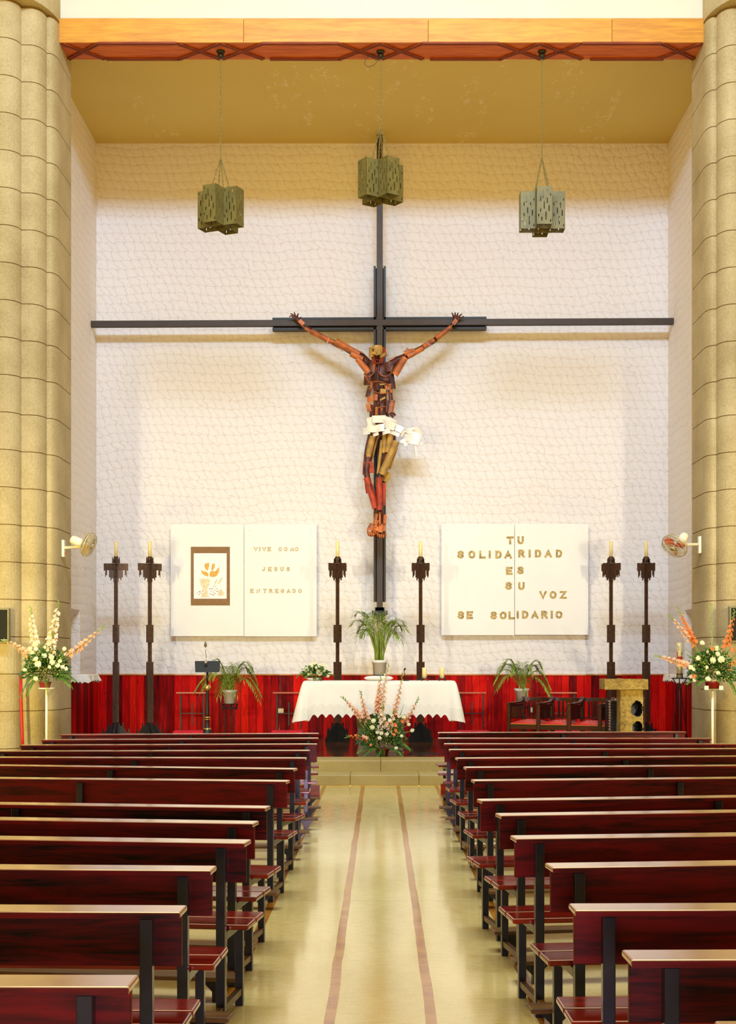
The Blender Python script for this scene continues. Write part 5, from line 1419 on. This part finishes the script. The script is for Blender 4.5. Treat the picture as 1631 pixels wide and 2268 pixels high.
# ================================================================== armchairs
def make_armchair():
    t = thing('armchair', (0, 0, 0), 'armchair', 'armchair', 'dark armchairs in a row')
    w, d = .24, .29; hs, ha, hb = .42, .735, .80; q_ = .024
    for x, nm in ((-w, 'front_leg'), (w, 'front_leg')):
        MB().box(x - q_, x + q_, -d - q_, -d + q_, 0, ha - .012).build('front_leg', M['dark_wood'], t, bevel=.004)
    for x in (-w, w):
        MB().box(x - q_, x + q_, d - q_, d + q_, 0, hb).build('back_leg', M['dark_wood'], t, bevel=.004)
        mb = MB(); pts = [(-d - .045, ha), (-d + .16, ha), (d - .12, ha + .012), (d - .04, ha + .05), (d, hb + .01), (d + .02, hb + .02)]
        for (a, za), (b, zb) in zip(pts, pts[1:]):
            mb.add([(x - .024, a, za - .012), (x + .024, a, za - .012), (x + .024, b, zb - .012), (x - .024, b, zb - .012), (x - .024, a, za + .012), (x + .024, a, za + .012), (x + .024, b, zb + .012), (x - .024, b, zb + .012)],
                   [(0, 3, 2, 1), (4, 5, 6, 7), (0, 1, 5, 4), (2, 3, 7, 6), (1, 2, 6, 5), (0, 4, 7, 3)])
        mb.build('armrest', M['dark_wood'], t)
        mb = MB().box(x - .012, x + .012, -d, d, .50, .515).box(x - .012, x + .012, -d, d, ha - .05, ha - .014)
        for k in range(6): yy_ = -d + .10 + k * .068; mb.box(x - .008, x + .008, yy_ - .012, yy_ + .012, .515, ha - .05)
        mb.build('side_spindles', M['dark_wood'], t)
    n = 10; mb = MB(); vs = []
    for k in range(n + 1):
        u = k / n * 2 - 1; y = d + .07 * (1 - u * u)
        for zz, dy in ((hb - .035, -.012), (hb + .018, -.012), (hb + .018, .016), (hb - .035, .016)): vs.append((u * w, y + dy, zz))
    mb.add(vs, [(4*k + a, 4*k + (a+1) % 4, 4*k + 4 + (a+1) % 4, 4*k + 4 + a) for k in range(n) for a in range(4)] + [(0, 3, 2, 1), (4*n, 4*n+1, 4*n+2, 4*n+3)])
    mb.build('top_rail', M['dark_wood'], t)
    mb = MB().box(-w, w, d - .012, d + .012, .50, .525)
    for k in range(5): x = -.14 + k * .07; mb.box(x - .016, x + .016, d, d + .014, .525, hb - .03)
    mb.build('back_spindles', M['dark_wood'], t)
    MB().box(-w, w, -d - .012, -d + .012, hs - .075, hs).box(-w, w, d - .012, d + .012, hs - .075, hs).box(-w - .012, -w + .012, -d, d, hs - .075, hs).box(w - .012, w + .012, -d, d, hs - .075, hs).build('seat_frame', M['dark_wood'], t)
    MB().box(-w + .03, w - .03, -d - .016, -d + .006, hs - .001, hs + .004).build('seat_edge', M['gold'], t)
    mb = MB(); vs = []; N = 12
    for i in range(N + 1):
        for j in range(N + 1):
            u, v = i / N * 2 - 1, j / N * 2 - 1
            vs.append((u * (w - .014), v * (d - .014), hs + .01 + .06 * (1 - u * u) ** .6 * (1 - v * v) ** .6))
    mb.add(vs, [(i*(N+1)+j, (i+1)*(N+1)+j, (i+1)*(N+1)+j+1, i*(N+1)+j+1) for i in range(N) for j in range(N)], True)
    mb.box(-w + .014, w - .014, -d + .014, d - .014, hs - .03, hs + .009)
    mb.build('seat_cushion', M['red_leather'], t)
    return t
ac = make_armchair()
for k, (px, Yk_, lb) in enumerate(((1128, 21.85, 'dark wooden armchair with red seat, end of the row nearest the altar'), (1194, 21.59, 'dark wooden armchair with red seat, second from the altar'),
                              (1262, 21.33, 'dark wooden armchair with red seat, third from the altar'), (1330, 21.07, 'dark wooden armchair with red seat, partly behind the black stool stack'))):
    o = ac if k == 0 else copy_tree(ac)
    an = R(-28); fl_ = Vector((-.24 * math.cos(an) + .29 * math.sin(an), -.24 * math.sin(an) - .29 * math.cos(an)))
    o.location = (PX(px, Yk_) - fl_.x, Yk_ - fl_.y, ZS); o.rotation_euler.z = an; o['label'] = lb
# stack of black stools beside the ambo
def make_stool():
    t = thing('stacking_stool', (0, 0, 0), 'stool', 'stacking stool', 'black stools stacked beside the ambo')
    MB().box(-.18, .18, -.18, .18, .400, .412).box(-.178, .178, -.178, .178, .376, .400).build('seat', M['black'], t)
    MB().box(-.183, -.165, -.19, -.18, .398, .412).box(.165, .183, -.19, -.18, .398, .412).build('edge_glint', M['thin_wood'], t)  # orange strips painted in as glints of light on the seat edges
    for x in (-.17, .17):
        for y in (-.17, .17): MB().bar((x, y, 0), (x * .96, y * .96, .376), .018).build('leg', M['iron'], t)
    return t
sc0 = make_stool()
SLB = ['lowest', 'second lowest', 'third from the bottom', 'fourth from the bottom', 'fifth from the bottom', 'sixth from the bottom', 'fifth from the top', 'fourth from the top', 'third from the top', 'second from the top', 'topmost']
for k in range(11):
    o = sc0 if k == 0 else copy_tree(sc0)
    o.location = (PX(1344, 20.62) + .185, 20.62, ZS + .040 * k)
    o['label'] = 'black stool stacked beside the stone ambo, %s of its stack' % SLB[k]

# ================================================================== ambo
YM = 19.98
t = thing('ambo', (PX(1389, YM), YM + .15, ZS), 'rough yellow stone ambo with a thick top slab and dark carved hollows', 'ambo')
def rough_block(x0, x1, y0, y1, z0, z1, amp, seed, holes=(), cut=.045):
    """hewn stone block: subdivided, displaced, with carved hollows on its face"""
    nx, ny, nz = [max(2, int((b - a) / cut)) for a, b in ((x0, x1), (y0, y1), (z0, z1))]
    bm = bmesh.new(); cache = {}; deep = set()
    from mathutils import noise
    def V(i, j, k):
        if (i, j, k) in cache: return cache[(i, j, k)]
        p = Vector((x0 + (x1 - x0) * i / nx, y0 + (y1 - y0) * j / ny, z0 + (z1 - z0) * k / nz))
        dv = noise.noise_vector(p * 9 + Vector((seed, 0, 0))) * amp + noise.noise_vector(p * 25 + Vector((seed, 5, 0))) * amp * .5
        pp = p + dv
        if j == 0:
            for hx, hz, rx, rz in holes:
                e = ((p.x - hx) / rx) ** 2 + ((p.z - hz) / rz) ** 2 + .35 * noise.noise(p * 14)
                if e < 1: pp.y += .30
        v = bm.verts.new(pp); cache[(i, j, k)] = v
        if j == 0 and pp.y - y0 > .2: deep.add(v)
        return v
    def face(a, b, c, d): bm.faces.new((a, b, c, d))
    for i in range(nx):
        for k in range(nz):
            face(V(i, 0, k), V(i+1, 0, k), V(i+1, 0, k+1), V(i, 0, k+1)); face(V(i, ny, k), V(i, ny, k+1), V(i+1, ny, k+1), V(i+1, ny, k))
    for j in range(ny):
        for k in range(nz):
            face(V(0, j, k), V(0, j, k+1), V(0, j+1, k+1), V(0, j+1, k)); face(V(nx, j, k), V(nx, j+1, k), V(nx, j+1, k+1), V(nx, j, k+1))
    for i in range(nx):
        for j in range(ny):
            face(V(i, j, 0), V(i, j+1, 0), V(i+1, j+1, 0), V(i+1, j, 0)); face(V(i, j, nz), V(i+1, j, nz), V(i+1, j+1, nz), V(i, j+1, nz))
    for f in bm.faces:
        if any(v in deep for v in f.verts): f.material_index = 1  # hollow faces coloured black to paint the deep shade inside them
    me = bpy.data.meshes.new('block'); bm.to_mesh(me); bm.free(); return me
def addmesh(me, name, m, parent, loc=(0, 0, 0)):
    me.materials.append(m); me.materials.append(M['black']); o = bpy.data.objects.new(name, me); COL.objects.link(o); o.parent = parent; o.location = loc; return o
ofs = -Vector(t.location)
zsl = PZ(1527, YM)
addmesh(rough_block(PX(1340.5, YM), PX(1436.5, YM), YM, YM + .5, zsl, PZ(1504.5, YM) , .008, 2, cut=.03), 'top_slab', M['rough_stone'], t, ofs)
Yk = YM + .10
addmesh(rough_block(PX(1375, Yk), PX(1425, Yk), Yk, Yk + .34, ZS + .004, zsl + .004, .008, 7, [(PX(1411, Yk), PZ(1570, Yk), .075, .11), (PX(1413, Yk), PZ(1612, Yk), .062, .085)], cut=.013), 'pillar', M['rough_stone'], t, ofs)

# ================================================================== paschal candle on its tripod
YPC = 22.4; xp = PX(1506, YPC)
t = thing('candle_tripod', (xp, YPC, ZS), 'black iron tripod carrying the thick decorated candle by the side wall', 'candle stand')
def tz(py): return PZ(py, YPC) - ZS
rg = 17.5 * YPC / F
mb = MB().tube([(rg * math.cos(k * math.pi / 12), rg * math.sin(k * math.pi / 12), tz(1502.5)) for k in range(24)], .009, 6, closed=True)
mb.lathe([(rg, tz(1503.5)), (rg, tz(1502)), (1e-5, tz(1502))], n=24)
mb.build('ring_tray', M['iron'], t)
MB().tube([(.052 * math.cos(k * math.pi / 10), .052 * math.sin(k * math.pi / 10), tz(1493)) for k in range(20)], .006, 5, closed=True).build('candle_collar', M['iron'], t)
for k, a in enumerate((R(200), R(-40), R(80))):
    d = Vector((math.cos(a), math.sin(a), 0))
    MB().tube([d * rg + Vector((0, 0, tz(1503))), d * .004 + Vector((0, 0, tz(1525))), -d * .02 + Vector((0, 0, tz(1530))), -d * .17 + Vector((0, 0, 0.006))], .009, 6).build('leg', M['iron'], t)
    MB().tube([d * .052 + Vector((0, 0, tz(1493))), d * .052 + Vector((0, 0, tz(1502)))], .005, 5).build('collar_post', M['iron'], t)
hc = tz(1423.5) - tz(1502)
c = MB().lathe([(.044, 0), (.044, hc - .01), (.036, hc), (1e-5, hc - .012)], n=28).build('decorated_candle', M['wax'], None, loc=(xp, YPC, ZS + tz(1502) + .0015))
tag(c, 'thick cream candle with a red emblem and dark signs, on the black tripod', 'candle')
def patch(mb, a0, a1, z0, z1, r=.0448):
    n = 8; vs = []
    for k in range(n + 1):
        a = R(a0 + (a1 - a0) * k / n); vs += [(r * math.cos(a), r * math.sin(a), z0), (r * math.cos(a), r * math.sin(a), z1), ((r - .002) * math.cos(a), (r - .002) * math.sin(a), z0), ((r - .002) * math.cos(a), (r - .002) * math.sin(a), z1)]
    mb.add(vs, [f for k in range(n) for f in ((4*k, 4*k+4, 4*k+5, 4*k+1), (4*k+1, 4*k+5, 4*k+7, 4*k+3), (4*k, 4*k+2, 4*k+6, 4*k+4))])
def cz(py): return tz(py) - tz(1502)
mb = MB(); patch(mb, 190, 222, cz(1460), cz(1443)); patch(mb, 190, 340, cz(1460.5), cz(1454.5)); mb.build('red_emblem', M['red_plastic'], c)
mb = MB(); patch(mb, 195, 240, cz(1432.6), cz(1431.8)); patch(mb, 238, 246, cz(1440), cz(1432)); patch(mb, 195, 240, cz(1440), cz(1439.2)); patch(mb, 295, 320, cz(1449), cz(1446)); patch(mb, 310, 318, cz(1453), cz(1446))
patch(mb, 225, 234, cz(1486), cz(1478)); patch(mb, 225, 262, cz(1486), cz(1485)); mb.build('dark_signs', M['iron'], c)

# ================================================================== cloth-covered shelves in the side niches
def shelf(x0, x1, y0, y1, z, label_s, label_c, sgn, drop):
    t = thing('wall_shelf', ((x0 + x1) / 2, (y0 + y1) / 2, z), label_s, 'shelf', 'shelves in the side niches'); 
    MB().box(x0 - (x0 + x1) / 2, x1 - (x0 + x1) / 2, y0 - (y0 + y1) / 2, y1 - (y0 + y1) / 2, -.04, 0).build('board', M['dark_wood'], t)
    o = cloth(x0 - .012, x1 + .012, y0 - .012, y1 + .012, z + .003, drop, drop * .9, .02, .06, .03, label_c, .02, 5)
    return o
zsh = PZ(1494, 23.6)
shelf(XL + .052, PX(206, 23.6), 23.0, 23.95, zsh, 'wooden shelf under the small white cloth beside the first candle stand', 'small white lace cloth on the shelf behind the gladiolus spray by the red pipe', -1, .135)
shelf(PX(1483.5, 23.6), XR - .052, 23.0, 23.95, zsh, 'wooden shelf under the small white cloth behind the tripod', 'small white lace cloth on the shelf behind the decorated candle', 1, .135)
